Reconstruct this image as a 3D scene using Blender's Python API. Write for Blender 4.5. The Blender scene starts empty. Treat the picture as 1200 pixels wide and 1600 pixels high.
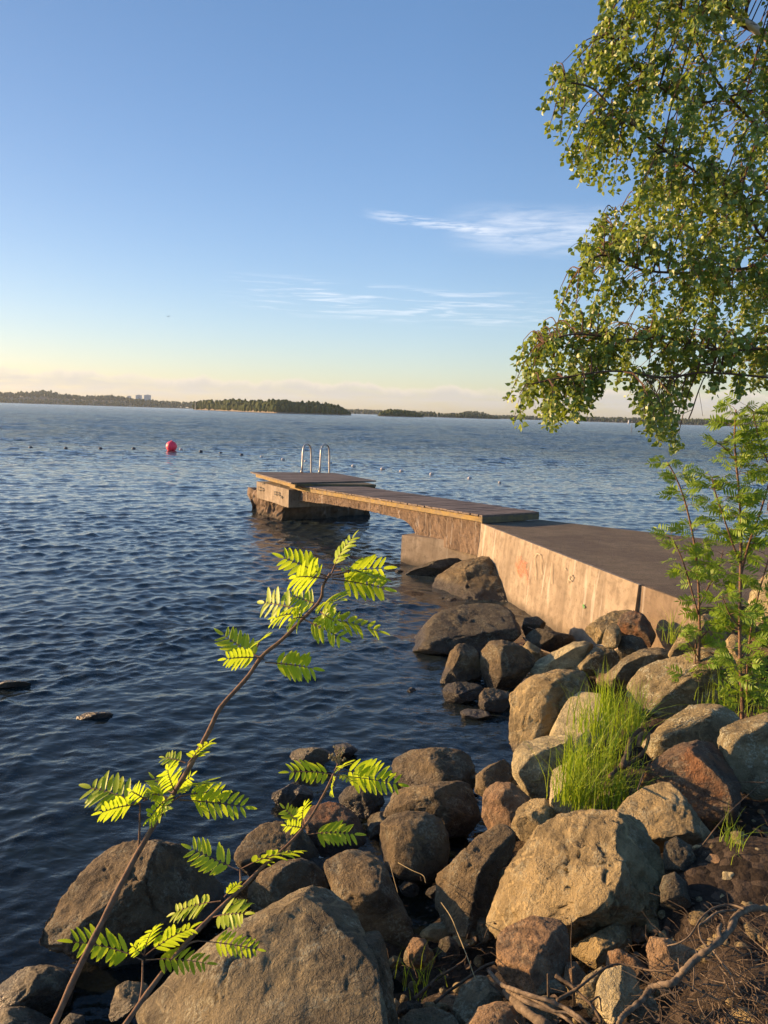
import bpy, bmesh, math, random
import numpy as np
from mathutils import Vector, Matrix
R = math.radians
random.seed(7); rng = np.random.default_rng(7)
sc = bpy.context.scene
col = sc.collection

# ------------------------------------------------------------------ camera
FPX, H = 1200.0, 3.0
SLOPE, HY = 0.0318, 646.6
roll = math.atan(SLOPE)
pitch = math.atan((800 - HY) * math.cos(roll) / FPX)
fw = np.array([0, math.cos(pitch), -math.sin(pitch)])
_u0 = np.array([0, math.sin(pitch), math.cos(pitch)]); _r0 = np.array([1., 0, 0])
ca = math.cos(roll) * _r0 + math.sin(roll) * _u0
cb = -math.sin(roll) * _r0 + math.cos(roll) * _u0
CAM = np.array([0., 0., H])
cam = bpy.data.cameras.new('camera'); camo = bpy.data.objects.new('camera', cam); col.objects.link(camo)
cam.sensor_fit = 'VERTICAL'; cam.sensor_height = 24.0; cam.lens = 18.0
cam.clip_start = 0.05; cam.clip_end = 20000
camo.matrix_world = Matrix(((ca[0], cb[0], -fw[0], 0), (ca[1], cb[1], -fw[1], 0), (ca[2], cb[2], -fw[2], H), (0, 0, 0, 1)))
sc.camera = camo

# ------------------------------------------------------------------ sun, sky, exposure
SUN_EL, SUN_AZ = 11.0, -73.0      # azimuth from +Y, clockwise
sd = Vector((math.sin(R(SUN_AZ)) * math.cos(R(SUN_EL)), math.cos(R(SUN_AZ)) * math.cos(R(SUN_EL)), math.sin(R(SUN_EL))))
sl = bpy.data.lights.new('sun', 'SUN'); sl.energy = 5.0; sl.angle = R(0.5); sl.color = (1.0, 0.62, 0.30)
so = bpy.data.objects.new('sun', sl); col.objects.link(so)
so.rotation_euler = sd.to_track_quat('Z', 'Y').to_euler(); so.location = (-20, 0, 20)
sc.view_settings.view_transform = 'Standard'; sc.view_settings.look = 'None'
sc.view_settings.exposure = 1.36; sc.view_settings.gamma = 1.0
sc.cycles.use_denoising = True
sc.cycles.max_bounces = 8; sc.cycles.transparent_max_bounces = 12
sc.cycles.volume_bounces = 0

class NT:
    """tiny node-tree helper"""
    def __init__(s, tree):
        s.t = tree; s.n = tree.nodes; s.l = tree.links
    def node(s, typ, **kw):
        nd = s.n.new(typ)
        for k, v in kw.items():
            setattr(nd, k, v)
        return nd
    def put(s, inp, v):
        if v is None: return
        if hasattr(v, 'is_linked') or isinstance(v, bpy.types.NodeSocket): s.l.new(v, inp)
        elif isinstance(v, (tuple, list)) and inp.type == 'RGBA' and len(v) == 3: inp.default_value = (*v, 1)
        else: inp.default_value = v
    def math(s, op, a, b=None, c=None, clamp=False):
        nd = s.node('ShaderNodeMath', operation=op, use_clamp=clamp)
        for i, v in enumerate((a, b, c)): 
            if v is not None: s.put(nd.inputs[i], v)
        return nd.outputs[0]
    def vmath(s, op, a, b=None):
        nd = s.node('ShaderNodeVectorMath', operation=op)
        s.put(nd.inputs[0], a)
        if b is not None: s.put(nd.inputs[1], b)
        return nd.outputs[0]
    def mix(s, f, a, b, typ='MIX'):
        nd = s.node('ShaderNodeMix', data_type='RGBA', blend_type=typ)
        s.put(nd.inputs[0], f); s.put(nd.inputs[6], a); s.put(nd.inputs[7], b)
        return nd.outputs[2]
    def rng(s, v, a, b, c=0., d=1., smooth=False):
        nd = s.node('ShaderNodeMapRange', interpolation_type='SMOOTHSTEP' if smooth else 'LINEAR')
        s.put(nd.inputs[0], v)
        for i, x in enumerate((a, b, c, d)): s.put(nd.inputs[i + 1], x)
        return nd.outputs[0]
    def noise(s, vec, scale, detail=4., rough=.55, dist=0., out=0):
        nd = s.node('ShaderNodeTexNoise')
        s.put(nd.inputs['Vector'], vec); s.put(nd.inputs['Scale'], scale); nd.inputs['Detail'].default_value = detail
        nd.inputs['Roughness'].default_value = rough; nd.inputs['Distortion'].default_value = dist
        return nd.outputs[out]
    def voro(s, vec, scale, feature='F1', out=0):
        nd = s.node('ShaderNodeTexVoronoi', feature=feature)
        s.put(nd.inputs['Vector'], vec); s.put(nd.inputs['Scale'], scale)
        return nd.outputs[out]
    def mapping(s, vec, scale=(1, 1, 1), rot=(0, 0, 0), loc=(0, 0, 0)):
        nd = s.node('ShaderNodeMapping'); s.put(nd.inputs[0], vec)
        nd.inputs[1].default_value = loc; nd.inputs[2].default_value = rot; nd.inputs[3].default_value = scale
        return nd.outputs[0]
    def ramp(s, v, stops):
        nd = s.node('ShaderNodeValToRGB'); cr = nd.color_ramp
        while len(cr.elements) < len(stops): cr.elements.new(0.5)
        for e, (p, c) in zip(cr.elements, stops): e.position = p; e.color = (*c, 1)
        s.put(nd.inputs[0], v); return nd.outputs[0]

w = bpy.data.worlds.new('World'); sc.world = w; w.use_nodes = True
N = NT(w.node_tree); N.n.clear()
sky = N.node('ShaderNodeTexSky', sky_type='NISHITA', sun_disc=False)
sky.sun_elevation = R(SUN_EL); sky.sun_rotation = R(SUN_AZ); sky.altitude = 0; sky.air_density = 1.0; sky.dust_density = 0.6; sky.ozone_density = 2.0
tc = N.node('ShaderNodeTexCoord'); D = tc.outputs['Generated']
sep = N.node('ShaderNodeSeparateXYZ'); N.l.new(D, sep.inputs[0])
X, Y, Zc = sep.outputs
az = N.math('MULTIPLY', N.math('ARCTAN2', X, Y), 57.2958)       # degrees right of +Y
el = N.math('MULTIPLY', N.math('ARCSINE', Zc), 57.2958)
ae = N.node('ShaderNodeCombineXYZ'); N.l.new(az, ae.inputs[0]); N.l.new(el, ae.inputs[1])
AE = ae.outputs[0]
def box(a0, a1, e0, e1, fa, fe, tilt=0.0):
    e = el if not tilt else N.math('SUBTRACT', el, N.math('MULTIPLY', N.math('SUBTRACT', az, (a0 + a1) / 2), tilt))
    m = N.math('MULTIPLY', N.rng(az, a0, a0 + fa, 0, 1, True), N.rng(az, a1 - fa, a1, 1, 0, True))
    m2 = N.math('MULTIPLY', N.rng(e, e0, e0 + fe, 0, 1, True), N.rng(e, e1 - fe, e1, 1, 0, True))
    return N.math('MULTIPLY', m, m2)
SKYG = N.node('ShaderNodeHueSaturation'); SKYG.inputs['Saturation'].default_value = 1.07; N.l.new(sky.outputs[0], SKYG.inputs['Color'])
skyc = N.mix(1.0, SKYG.outputs[0], N.mix(N.rng(el, 4, 34, 0, 1), (.97, .93, 1.08), (.93, 1.0, 1.14)), 'MULTIPLY')
azg = N.math('MULTIPLY', N.rng(az, -30, 2, .74, 1.0), N.rng(az, -75, -31, 2.0, 1.0)); azc = N.node('ShaderNodeCombineXYZ')
for i_ in range(3): N.l.new(azg, azc.inputs[i_])
skyc = N.vmath('MULTIPLY', skyc, azc.outputs[0])
# low cloud bank over the horizon
topn = N.noise(N.mapping(AE, (0.35, 0.12, 1)), 1.0, 5, .6)
top = N.math('ADD', 1.1, N.math('MULTIPLY', topn, 2.2))
edge = N.math('SUBTRACT', top, el)
bank = N.math('MULTIPLY', N.rng(edge, 0.0, 0.28, 0, 1, True), N.rng(el, 0.1, 1.25, 0.25, 1, True))
bn = N.noise(N.mapping(AE, (0.30, 1.9, 1)), 1.0, 5, .6)
bank = N.math('MULTIPLY', bank, N.rng(bn, .30, .58, .35, .95, True))
rim = N.rng(edge, 0.0, 0.75, 1, 0, True)
CL = 3.4
bcol = N.mix(rim, (0.90 * CL, 0.84 * CL, 0.82 * CL), (1.30 * CL, 1.10 * CL, .95 * CL))
c1 = N.mix(N.math('MULTIPLY', bank, .80), skyc, bcol)
# cirrus wisps
wv = N.noise(N.mapping(AE, (0.20, 1.3, 1), (0, 0, R(14))), 1.0, 7, .68, .6)
wv2 = N.noise(N.mapping(AE, (0.55, 5.0, 1), (0, 0, R(12))), 1.0, 5, .6, .4)
wA = N.math('MULTIPLY', box(2.6, 18.5, 10.8, 15.0, 6.0, 1.8, -.03), N.rng(N.math('ADD', N.math('MULTIPLY', wv, .75), N.math('MULTIPLY', wv2, .25)), .30, .66, 0, 1, True))
wT = N.math('MULTIPLY', box(-2.6, 8.0, 12.9, 13.9, 2.5, .45, -.11), N.rng(wv2, .36, .60, 0, 1, True))
s1 = N.noise(N.mapping(AE, (0.16, 2.8, 1), (0, 0, R(3))), 1.3, 7, .60, .9)
wB = N.math('MULTIPLY', box(-14, 15, 6.2, 9.6, 8.0, 1.2, -.035), N.rng(s1, .46, .70, 0, .6, True))
cl = N.math('ADD', N.math('MULTIPLY', wA, .48), N.math('ADD', N.math('MULTIPLY', wT, .42), N.math('MULTIPLY', wB, .7)), clamp=True)
c2 = N.mix(cl, c1, (1.5 * CL, 1.52 * CL, 1.6 * CL))
bg = N.node('ShaderNodeBackground'); N.l.new(c2, bg.inputs[0]); bg.inputs[1].default_value = 0.088
wo = N.node('ShaderNodeOutputWorld'); N.l.new(bg.outputs[0], wo.inputs[0])

# ------------------------------------------------------------------ helpers
def ray(x, y): return fw + ca * (x - 600) / FPX + cb * (800 - y) / FPX
def Z(x, y, z):
    d = ray(x, y); return CAM + d * ((z - H) / d[2])
def DP(x, y, dep): return CAM + ray(x, y) * dep
def proj(P):
    v = np.asarray(P) - CAM; ww = v @ fw
    return 600 + FPX * (v @ ca) / ww, 800 - FPX * (v @ cb) / ww, ww

def meta(o, label=None, cat=None, group=None, kind=None):
    if label: o['label'] = label
    if cat: o['category'] = cat
    if group: o['group'] = group
    if kind: o['kind'] = kind
    return o
def empty(name, loc, label, cat, group=None):
    o = bpy.data.objects.new(name, None); col.objects.link(o); o.location = loc; o.empty_display_size = .1
    return meta(o, label, cat, group)
def mesh_obj(name, verts, faces, mats, parent=None, smooth=False, mi=None):
    """verts in WORLD coordinates; stored relative to the parent or to the mesh's own base"""
    V = np.asarray(verts, dtype=np.float64)
    if parent is not None: off = np.array(parent_world(parent))
    else: off = np.array([V[:, 0].mean(), V[:, 1].mean(), V[:, 2].min()])
    me = bpy.data.meshes.new(name)
    if isinstance(faces, np.ndarray):
        n, k = faces.shape
        me.vertices.add(len(V)); me.vertices.foreach_set('co', (V - off).astype(np.float32).ravel())
        me.loops.add(n * k); me.loops.foreach_set('vertex_index', faces.astype(np.int32).ravel())
        me.polygons.add(n); me.polygons.foreach_set('loop_start', np.arange(0, n * k, k, dtype=np.int32))
        me.update(calc_edges=True)
    else:
        me.from_pydata([tuple(v) for v in (V - off)], [], faces)
    if not isinstance(mats, (list, tuple)): mats = [mats]
    for m in mats: me.materials.append(m)
    if mi is not None: me.polygons.foreach_set('material_index', np.asarray(mi, dtype=np.int32))
    if smooth: me.polygons.foreach_set('use_smooth', np.ones(len(me.polygons), dtype=bool))
    me.update()
    o = bpy.data.objects.new(name, me); col.objects.link(o)
    if parent is not None: o.parent = parent
    else: o.location = off
    return o
def parent_world(p):
    l = Vector(p.location)
    while p.parent: p = p.parent; l += Vector(p.location)
    return l

class MB:
    def __init__(s): s.v = []; s.f = []
    def add(s, vs, fs):
        b = len(s.v); s.v += [tuple(map(float, v)) for v in vs]; s.f += [tuple(b + i for i in f) for f in fs]
    def hexa(s, bot, topq):
        """8-point solid from two quads, same winding"""
        s.add(list(bot) + list(topq), [(3, 2, 1, 0), (4, 5, 6, 7), (0, 1, 5, 4), (1, 2, 6, 5), (2, 3, 7, 6), (3, 0, 4, 7)])
    def slab(s, quad, z0, z1):
        s.hexa([(p[0], p[1], z0) for p in quad], [(p[0], p[1], z1) for p in quad])
    def tube(s, pts, rad, n=8, cap=True):
        pts = [Vector(map(float, p)) for p in pts]
        if not hasattr(rad, '__len__'): rad = [rad] * len(pts)
        b = len(s.v); up = Vector((0.13, 0.21, .97)); prev = None
        for i, p in enumerate(pts):
            t = (pts[min(i + 1, len(pts) - 1)] - pts[max(i - 1, 0)]).normalized()
            if prev is None:
                a = t.cross(up)
                if a.length < 1e-3: a = t.cross(Vector((1, 0, 0)))
                a.normalize()
            else:
                a = prev - t * prev.dot(t); a.normalize()
            prev = a; c = t.cross(a)
            for k in range(n):
                q = 2 * math.pi * k / n
                s.v.append(tuple(p + (a * math.cos(q) + c * math.sin(q)) * rad[i]))
        for i in range(len(pts) - 1):
            for k in range(n):
                k2 = (k + 1) % n
                s.f.append((b + i * n + k, b + i * n + k2, b + (i + 1) * n + k2, b + (i + 1) * n + k))
        if cap:
            s.f.append(tuple(b + k for k in range(n))[::-1]); s.f.append(tuple(b + (len(pts) - 1) * n + k for k in range(n)))
    def build(s, name, mat, parent=None, smooth=False):
        return mesh_obj(name, s.v, s.f, mat, parent, smooth)

# numpy value noise ---------------------------------------------------
_perm = rng.random(1 << 16)
def _h(ix, iy, iz): return _perm[(ix * 73856093 ^ iy * 19349663 ^ iz * 83492791) & 0xFFFF]
def vnoise(P):
    I = np.floor(P).astype(np.int64); f = P - I; u = f * f * f * (f * (f * 6 - 15) + 10)
    x, y, z = I.T; a, b, c = u.T
    def L(p, q, t): return p + (q - p) * t
    r = L(L(L(_h(x, y, z), _h(x + 1, y, z), a), L(_h(x, y + 1, z), _h(x + 1, y + 1, z), a), b),
          L(L(_h(x, y, z + 1), _h(x + 1, y, z + 1), a), L(_h(x, y + 1, z + 1), _h(x + 1, y + 1, z + 1), a), b), c)
    return r * 2 - 1
def fbm(P, oct=4, g=.5):
    s = np.zeros(len(P)); am = 1.; q = P.copy()
    for i in range(oct): s += am * vnoise(q); q = q * 2.03 + 17.3; am *= g
    return s

# ------------------------------------------------------------------ materials
def newmat(name):
    m = bpy.data.materials.new(name); m.use_nodes = True; n = NT(m.node_tree); n.n.clear()
    out = n.node('ShaderNodeOutputMaterial'); return m, n, out
def pbsdf(n, out, color, rough=.8, normal=None, spec=.4, metallic=0.):
    b = n.node('ShaderNodeBsdfPrincipled')
    n.put(b.inputs['Base Color'], color); n.put(b.inputs['Roughness'], rough)
    b.inputs['Specular IOR Level'].default_value = spec; n.put(b.inputs['Metallic'], metallic)
    if normal is not None: n.l.new(normal, b.inputs['Normal'])
    n.l.new(b.outputs[0], out.inputs[0]); return b
def bump(n, h, strength=.5, dist=.01, normal=None):
    b = n.node('ShaderNodeBump'); b.inputs['Strength'].default_value = strength; b.inputs['Distance'].default_value = dist
    n.put(b.inputs['Height'], h)
    if normal is not None: n.l.new(normal, b.inputs['Normal'])
    return b.outputs[0]

def rock_material(name, base, dark, lichen=.35, speck=.5, rust=.0):
    m, n, out = newmat(name)
    geo = n.node('ShaderNodeNewGeometry'); P = geo.outputs['Position']
    big = n.noise(P, 3.1, 5, .6, .3); mid = n.noise(P, 14, 6, .65); fine = n.noise(P, 95, 4, .7)
    sp = n.voro(P, 230); 
    c = n.mix(n.rng(big, .42, .58, 0, 1, True), dark, base)
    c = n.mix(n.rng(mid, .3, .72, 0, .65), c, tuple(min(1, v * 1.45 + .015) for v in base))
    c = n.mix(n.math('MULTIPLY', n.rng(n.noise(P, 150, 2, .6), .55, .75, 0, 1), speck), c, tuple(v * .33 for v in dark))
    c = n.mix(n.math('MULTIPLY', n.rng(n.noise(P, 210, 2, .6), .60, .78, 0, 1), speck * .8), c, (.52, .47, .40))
    vein = n.math('ABSOLUTE', n.math('SUBTRACT', n.noise(P, 1.7, 4, .55, .8), .5))
    c = n.mix(n.rng(vein, .0, .012, .55, 0), c, tuple(min(1, v * 2.0) for v in base))
    crk = n.math('ABSOLUTE', n.math('SUBTRACT', n.noise(n.vmath('ADD', P, (5.1, 2.2, 8.8)), 2.6, 5, .6, .6), .5))
    crm = n.math('MULTIPLY', n.rng(crk, .0, .007, 1, 0), n.rng(n.noise(P, 1.3, 2), .50, .58, 0, 1))
    c = n.mix(n.math('MULTIPLY', crm, .15), c, tuple(v * .25 for v in dark))
    if rust: c = n.mix(n.math('MULTIPLY', n.rng(n.noise(P, 5.3, 4, .6), .45, .65, 0, 1, True), rust), c, (.26, .105, .035))
    if lichen:
        lm = n.math('MULTIPLY', n.rng(n.noise(P, 7.5, 3, .5), .50, .62, 0, 1, True), n.rng(n.noise(P, 60, 4, .75), .46, .58, 0, 1, True))
        c = n.mix(n.math('MULTIPLY', lm, lichen), c, (.36, .35, .24))
        dm = n.rng(n.noise(P, 22, 5, .7, .5), .60, .70, 0, .6, True)
        c = n.mix(dm, c, tuple(v * .4 for v in dark))
    # wet band near the waterline
    sp3 = n.node('ShaderNodeSeparateXYZ'); n.l.new(P, sp3.inputs[0])
    hz = n.math('ADD', sp3.outputs[2], n.math('MULTIPLY', n.math('SUBTRACT', n.noise(P, 4, 3), .5), .12))
    wet = n.rng(hz, .08, .22, 1, 0, True)
    c = n.mix(n.math('MULTIPLY', wet, .72), c, (.028, .024, .020))
    ro = n.rng(wet, 0, 1, .86, .28)
    hgt = n.math('ADD', n.math('MULTIPLY', mid, 1.0), n.math('ADD', n.math('MULTIPLY', fine, .30), n.math('MULTIPLY', n.noise(P, 38, 5, .7), .55)))
    st = n.noise(n.mapping(P, (3, 3, 14), (R(25), R(35), 0)), 1.6, 5, .6)
    hgt = n.math('SUBTRACT', n.math('ADD', hgt, n.math('MULTIPLY', st, .5)), n.math('MULTIPLY', crm, .12))
    pbsdf(n, out, c, ro, bump(n, hgt, 1.0, .045), .3)
    return m
ROCK = {
 'grey':  rock_material('grey_granite', (0.1377, 0.1111, 0.0593), (0.0421, 0.0336, 0.0184), .5),
 'tan':   rock_material('tan_granite', (0.2427, 0.1853, 0.0863), (0.0801, 0.0612, 0.0286), .4),
 'pale':  rock_material('pale_granite', (0.3476, 0.2965, 0.1609), (0.1264, 0.1053, 0.0571), .3, .8),
 'red':   rock_material('red_brown_granite', (.100, .064, .036), (.040, .027, .017), .25, .5, .5),
 'pink':  rock_material('pink_granite', (0.1939, 0.1240, 0.0630), (0.0801, 0.0517, 0.0273), .2, .5, .15),
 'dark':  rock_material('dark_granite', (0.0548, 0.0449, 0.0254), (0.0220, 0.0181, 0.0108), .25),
 'lich':  rock_material('lichened_granite', (0.1942, 0.1568, 0.0795), (0.0632, 0.0500, 0.0254), 1.0),
 'brown': rock_material('shade_toned_brown_granite', (0.1098, 0.0800, 0.0386), (0.0392, 0.0290, 0.0151), .35),  # rock brown with the shade of the near-water group darkened into its colour
}

def leaf_material(name, c0, c1, trans=.45, gloss=.25, tc=(.40, .52, .02)):
    m, n, out = newmat(name)
    geo = n.node('ShaderNodeNewGeometry')
    r = geo.outputs['Random Per Island']
    c = n.mix(r, c0, c1)
    d = n.node('ShaderNodeBsdfPrincipled'); n.put(d.inputs['Base Color'], c); d.inputs['Roughness'].default_value = .45
    d.inputs['Specular IOR Level'].default_value = gloss
    t = n.node('ShaderNodeBsdfTranslucent'); tcx = n.mix(.55, c, tc, 'MIX'); n.put(t.inputs[0], tcx)
    mx = n.node('ShaderNodeMixShader'); mx.inputs[0].default_value = trans
    n.l.new(d.outputs[0], mx.inputs[1]); n.l.new(t.outputs[0], mx.inputs[2]); n.l.new(mx.outputs[0], out.inputs[0])
    return m
M_BIRCH = leaf_material('birch_leaf', (.075, .14, .012), (.24, .30, .06), .34, .6, (.36, .46, .03))
M_ROWAN = leaf_material('rowan_leaf', (.12, .215, .018), (.21, .31, .03), .42, .3, (.34, .48, .02))
M_ROWANF = leaf_material('young_rowan_leaf', (.32, .44, .02), (.46, .55, .04), .52, .25, (.44, .58, .02))
M_GRASS = leaf_material('grass_blade', (.13, .23, .015), (.30, .38, .035), .45)
M_DRYG = leaf_material('dry_grass', (.25, .19, .09), (.36, .29, .15), .2)

def bark_material(name, a, b, scale=40, rough=.8):
    m, n, out = newmat(name); P = n.node('ShaderNodeNewGeometry').outputs['Position']
    k = n.noise(P, scale, 5, .65)
    pbsdf(n, out, n.mix(n.rng(k, .3, .7), a, b), rough, bump(n, k, .6, .004), .2); return m
M_STEM = bark_material('rowan_bark', (.085, .045, .028), (.20, .125, .075), 60)
M_TWIG = bark_material('birch_twig', (.06, .035, .022), (.13, .08, .05), 40)
M_DRIFT = bark_material('driftwood', (.040, .029, .019), (.19, .145, .095), 45)
M_DEAD = bark_material('dead_twig', (.036, .026, .017), (.12, .085, .052), 60)
m, n, out = newmat('birch_bark'); P = n.node('ShaderNodeNewGeometry').outputs['Position']
k = n.noise(n.mapping(P, (6, 6, 30)), 1.0, 4, .6)
pbsdf(n, out, n.mix(n.rng(k, .56, .66), (.62, .56, .48), (.07, .05, .04)), .7, bump(n, k, .4, .01), .2); M_BARK = m

# concrete
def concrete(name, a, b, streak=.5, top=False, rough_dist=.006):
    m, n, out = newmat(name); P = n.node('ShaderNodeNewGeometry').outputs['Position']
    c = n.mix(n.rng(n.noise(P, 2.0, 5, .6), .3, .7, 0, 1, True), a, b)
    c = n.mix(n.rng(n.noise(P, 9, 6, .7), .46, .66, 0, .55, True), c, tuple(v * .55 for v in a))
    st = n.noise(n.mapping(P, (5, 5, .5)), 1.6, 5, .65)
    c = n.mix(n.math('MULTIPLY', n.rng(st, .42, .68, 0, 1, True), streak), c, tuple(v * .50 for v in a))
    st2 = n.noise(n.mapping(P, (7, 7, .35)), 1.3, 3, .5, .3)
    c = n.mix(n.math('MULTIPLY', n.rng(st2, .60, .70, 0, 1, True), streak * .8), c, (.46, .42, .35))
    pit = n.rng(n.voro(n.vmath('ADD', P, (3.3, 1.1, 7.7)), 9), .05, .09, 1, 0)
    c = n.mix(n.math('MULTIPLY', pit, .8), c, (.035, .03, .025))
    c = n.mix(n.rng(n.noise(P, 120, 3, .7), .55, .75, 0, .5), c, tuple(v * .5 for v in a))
    s3 = n.node('ShaderNodeSeparateXYZ'); n.l.new(P, s3.inputs[0])
    wet = n.rng(n.math('ADD', s3.outputs[2], n.math('MULTIPLY', n.noise(P, 3, 3), .2)), .10, .28, .75, 0, True)
    c = n.mix(wet, c, (.05, .042, .03))
    h = n.math('ADD', n.noise(P, 60, 5, .7), n.math('MULTIPLY', n.noise(P, 7, 4, .6), .8))
    h = n.math('SUBTRACT', h, n.math('MULTIPLY', pit, .8))
    pbsdf(n, out, c, .88, bump(n, h, .6, rough_dist), .25); return m
M_CONC = concrete('weathered_concrete', (.200, .158, .108), (.305, .250, .178), .45)
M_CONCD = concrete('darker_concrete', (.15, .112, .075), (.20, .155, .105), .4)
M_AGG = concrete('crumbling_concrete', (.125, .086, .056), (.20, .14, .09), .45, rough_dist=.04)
m, n, out = newmat('worn_concrete_top'); P = n.node('ShaderNodeNewGeometry').outputs['Position']
k = n.noise(n.mapping(P, (1, 2.2, 1), (0, 0, R(14))), 3.0, 6, .65, .5); sp = n.noise(P, 70, 4, .8)
c = n.mix(n.rng(k, .3, .7), (.115, .094, .064), (.19, .155, .108))
c = n.mix(n.rng(n.noise(P, 1.1, 5, .6), .40, .62, 0, .5, True), c, (.075, .060, .048)); c = n.mix(n.rng(sp, .48, .66, 0, .85), c, (.04, .032, .026)); c = n.mix(n.rng(n.noise(P, 110, 2, .6), .6, .75, 0, .7), c, (.34, .28, .22))
pbsdf(n, out, c, .9, bump(n, n.math('ADD', sp, n.math('MULTIPLY', k, .9)), 1.0, .022), .2); M_TOP = m

def wood(name, a, b, rot, moss=.0, period=.12):
    m, n, out = newmat(name); P = n.node('ShaderNodeNewGeometry').outputs['Position']
    L = n.mapping(P, (1, 1, 1), (0, 0, rot))
    g = n.noise(n.mapping(L, (2.2, 30, 30)), 1.0, 5, .6)
    big = n.noise(P, 1.5, 4, .6)
    c = n.mix(n.rng(g, .3, .7), a, b); c = n.mix(n.rng(big, .4, .7, 0, .5), c, tuple(v * .45 for v in a))
    r_ = n.node('ShaderNodeNewGeometry').outputs['Random Per Island']
    c = n.mix(n.math('MULTIPLY', r_, .45), c, tuple(v * .5 for v in a))
    if moss: c = n.mix(n.math('MULTIPLY', n.rng(n.noise(P, 9, 5, .7), .42, .6, 0, 1, True), moss), c, (.30, .20, .04))
    pbsdf(n, out, c, .75, bump(n, g, .5, .006), .25); return m
M_DECK = wood('weathered_boards', (.115, .088, .068), (.24, .19, .15), R(-60))
M_EDGE = wood('yellowed_edge_board', (.17, .12, .055), (.27, .20, .105), R(50), .6)
M_ENDB = wood('dark_end_board', (.10, .085, .055), (.19, .16, .10), R(-30), .25)

def flat_mat(name, c, rough=.5, metallic=0., spec=.5, bumpy=0):
    m, n, out = newmat(name); P = n.node('ShaderNodeNewGeometry').outputs['Position']
    k = n.noise(P, 12, 4, .6)
    pbsdf(n, out, n.mix(n.rng(k, .35, .7, 0, 1), c, tuple(v * .78 for v in c)), rough, bump(n, k, bumpy, .01) if bumpy else None, spec, metallic); return m
M_STEEL = flat_mat('galvanised_steel', (.42, .39, .35), .42, .6)
M_RED = flat_mat('red_plastic', (.95, .035, .08), .5)
M_ORP = flat_mat('faded_orange_paint', (.62, .20, .10), .85)
M_CHALK = flat_mat('white_scratches', (.42, .34, .23), .9)
M_GRN = flat_mat('green_paint', (.12, .30, .10), .9)
M_BLACK = flat_mat('black_paint', (.015, .014, .013), .7)
M_FLOATD = flat_mat('dark_float', (.05, .05, .055), .5)
M_FLOATW = flat_mat('pale_float', (.48, .44, .40), .5)
M_BLDG = flat_mat('white_render', (.62, .62, .62), .8)
M_GLASS = flat_mat('dark_window', (.05, .07, .09), .15)
M_ROOF = flat_mat('grey_roof', (.2, .2, .21), .8)
M_WHITE = flat_mat('white_paint', (.78, .77, .74), .5)

# ------------------------------------------------------------------ terrain
ANCH = []
def A_(px, py, z): p = Z(px, py, z); ANCH.append((p[0], p[1], z))
for a in [(75, 1500, 0.0), (250, 1400, 0), (400, 1300, 0), (520, 1235, 0), (600, 1200, 0), (720, 1165, 0), (800, 1140, 0), (700, 1110, 0), (690, 1050, 0), (640, 990, 0), (640, 930, 0), (625, 890, 0),
          (912, 993, .20), (829, 959, .06), (780, 1000, .06), (770, 1080, .06), (870, 1060, .2), (1000, 1040, .35), (1100, 1060, .5), (1150, 1110, .65), (1190, 1200, .85),
          (850, 1170, .2), (950, 1150, .45), (1050, 1180, .65), (850, 1250, .38), (700, 1260, .06), (700, 1330, .12), (600, 1400, .10), (640, 1460, .22), (560, 1480, .2), (760, 1400, .35), (960, 1260, .62), (1050, 1300, .85), (900, 1460, .75), (1100, 1400, 1.05), (1190, 1330, 1.15),
          (1150, 1560, 1.28), (900, 1590, 1.12), (780, 1530, .85), (660, 1560, .68), (650, 1620, .80), (400, 1620, .40), (200, 1560, .12), (60, 1590, .02), (300, 1500, .10)]:
    A_(*a)
ANCH += [(0, .6, 1.2), (0, 0, 1.38), (2, 0, 1.45), (1.5, 1.5, 1.38), (-1.0, .8, 1.0), (-3, 0, .85), (-2.0, 2.0, .22), (-2.9, 2.9, 0), (-4.2, 2.4, 0), (-8, 1.5, 0), (-16, 0, 0), (0, -5, 2), (-5, -5, 1.8), (5, -5, 2.3), (10, 0, 1.8), (4.2, 4, 1.25), (6, 6, 1.1), (5, 8, .85), (6.5, 9.5, .5), (8, 8, .5), (4, 12, .2), (3.0, 14.5, -.3),
         (8, 10.5, 0), (14, 7, 0), (22, 3, 0), (12, 3, 1.2),
         (-3, 5.0, -.35), (-1.6, 6.2, -.3), (-.6, 7.8, -.35), (-5, 6, -1.0), (0, 10, -.5), (-4, 10, -1.3), (0, 12, -.7), (.4, 15, -.7), (-9, 7, -1.6), (0, 18, -1.6), (-8, 15, -2.6), (-3, 20, -2), (-3, 24, -2.2), (5, 20, -2.3), (10, 14, -1.2), (20, 10, -1.5), (-16, 6, -2), (-20, 20, -3.5), (5, 30, -3.5), (25, 25, -3.5)]
ANCH = np.array(ANCH)
def ground(x, y):
    x = np.atleast_1d(np.asarray(x, float)); y = np.atleast_1d(np.asarray(y, float))
    out = np.empty_like(x)
    for s in range(0, len(x), 20000):
        d2 = (x[s:s + 20000, None] - ANCH[None, :, 0]) ** 2 + (y[s:s + 20000, None] - ANCH[None, :, 1]) ** 2 + .02
        ww = d2 ** -1.7
        out[s:s + 20000] = (ww * ANCH[None, :, 2]).sum(1) / ww.sum(1)
    r = np.hypot(x, y)
    far = np.clip((r - 28) / 40, 0, 1)
    side = np.clip((y + .25 * np.abs(x)) / 6, -1, 1)         # water ahead, land behind
    farz = np.where(side > 0, -4 * side, -2.5 * side)
    out = out * (1 - far) + farz * far
    return out
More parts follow.
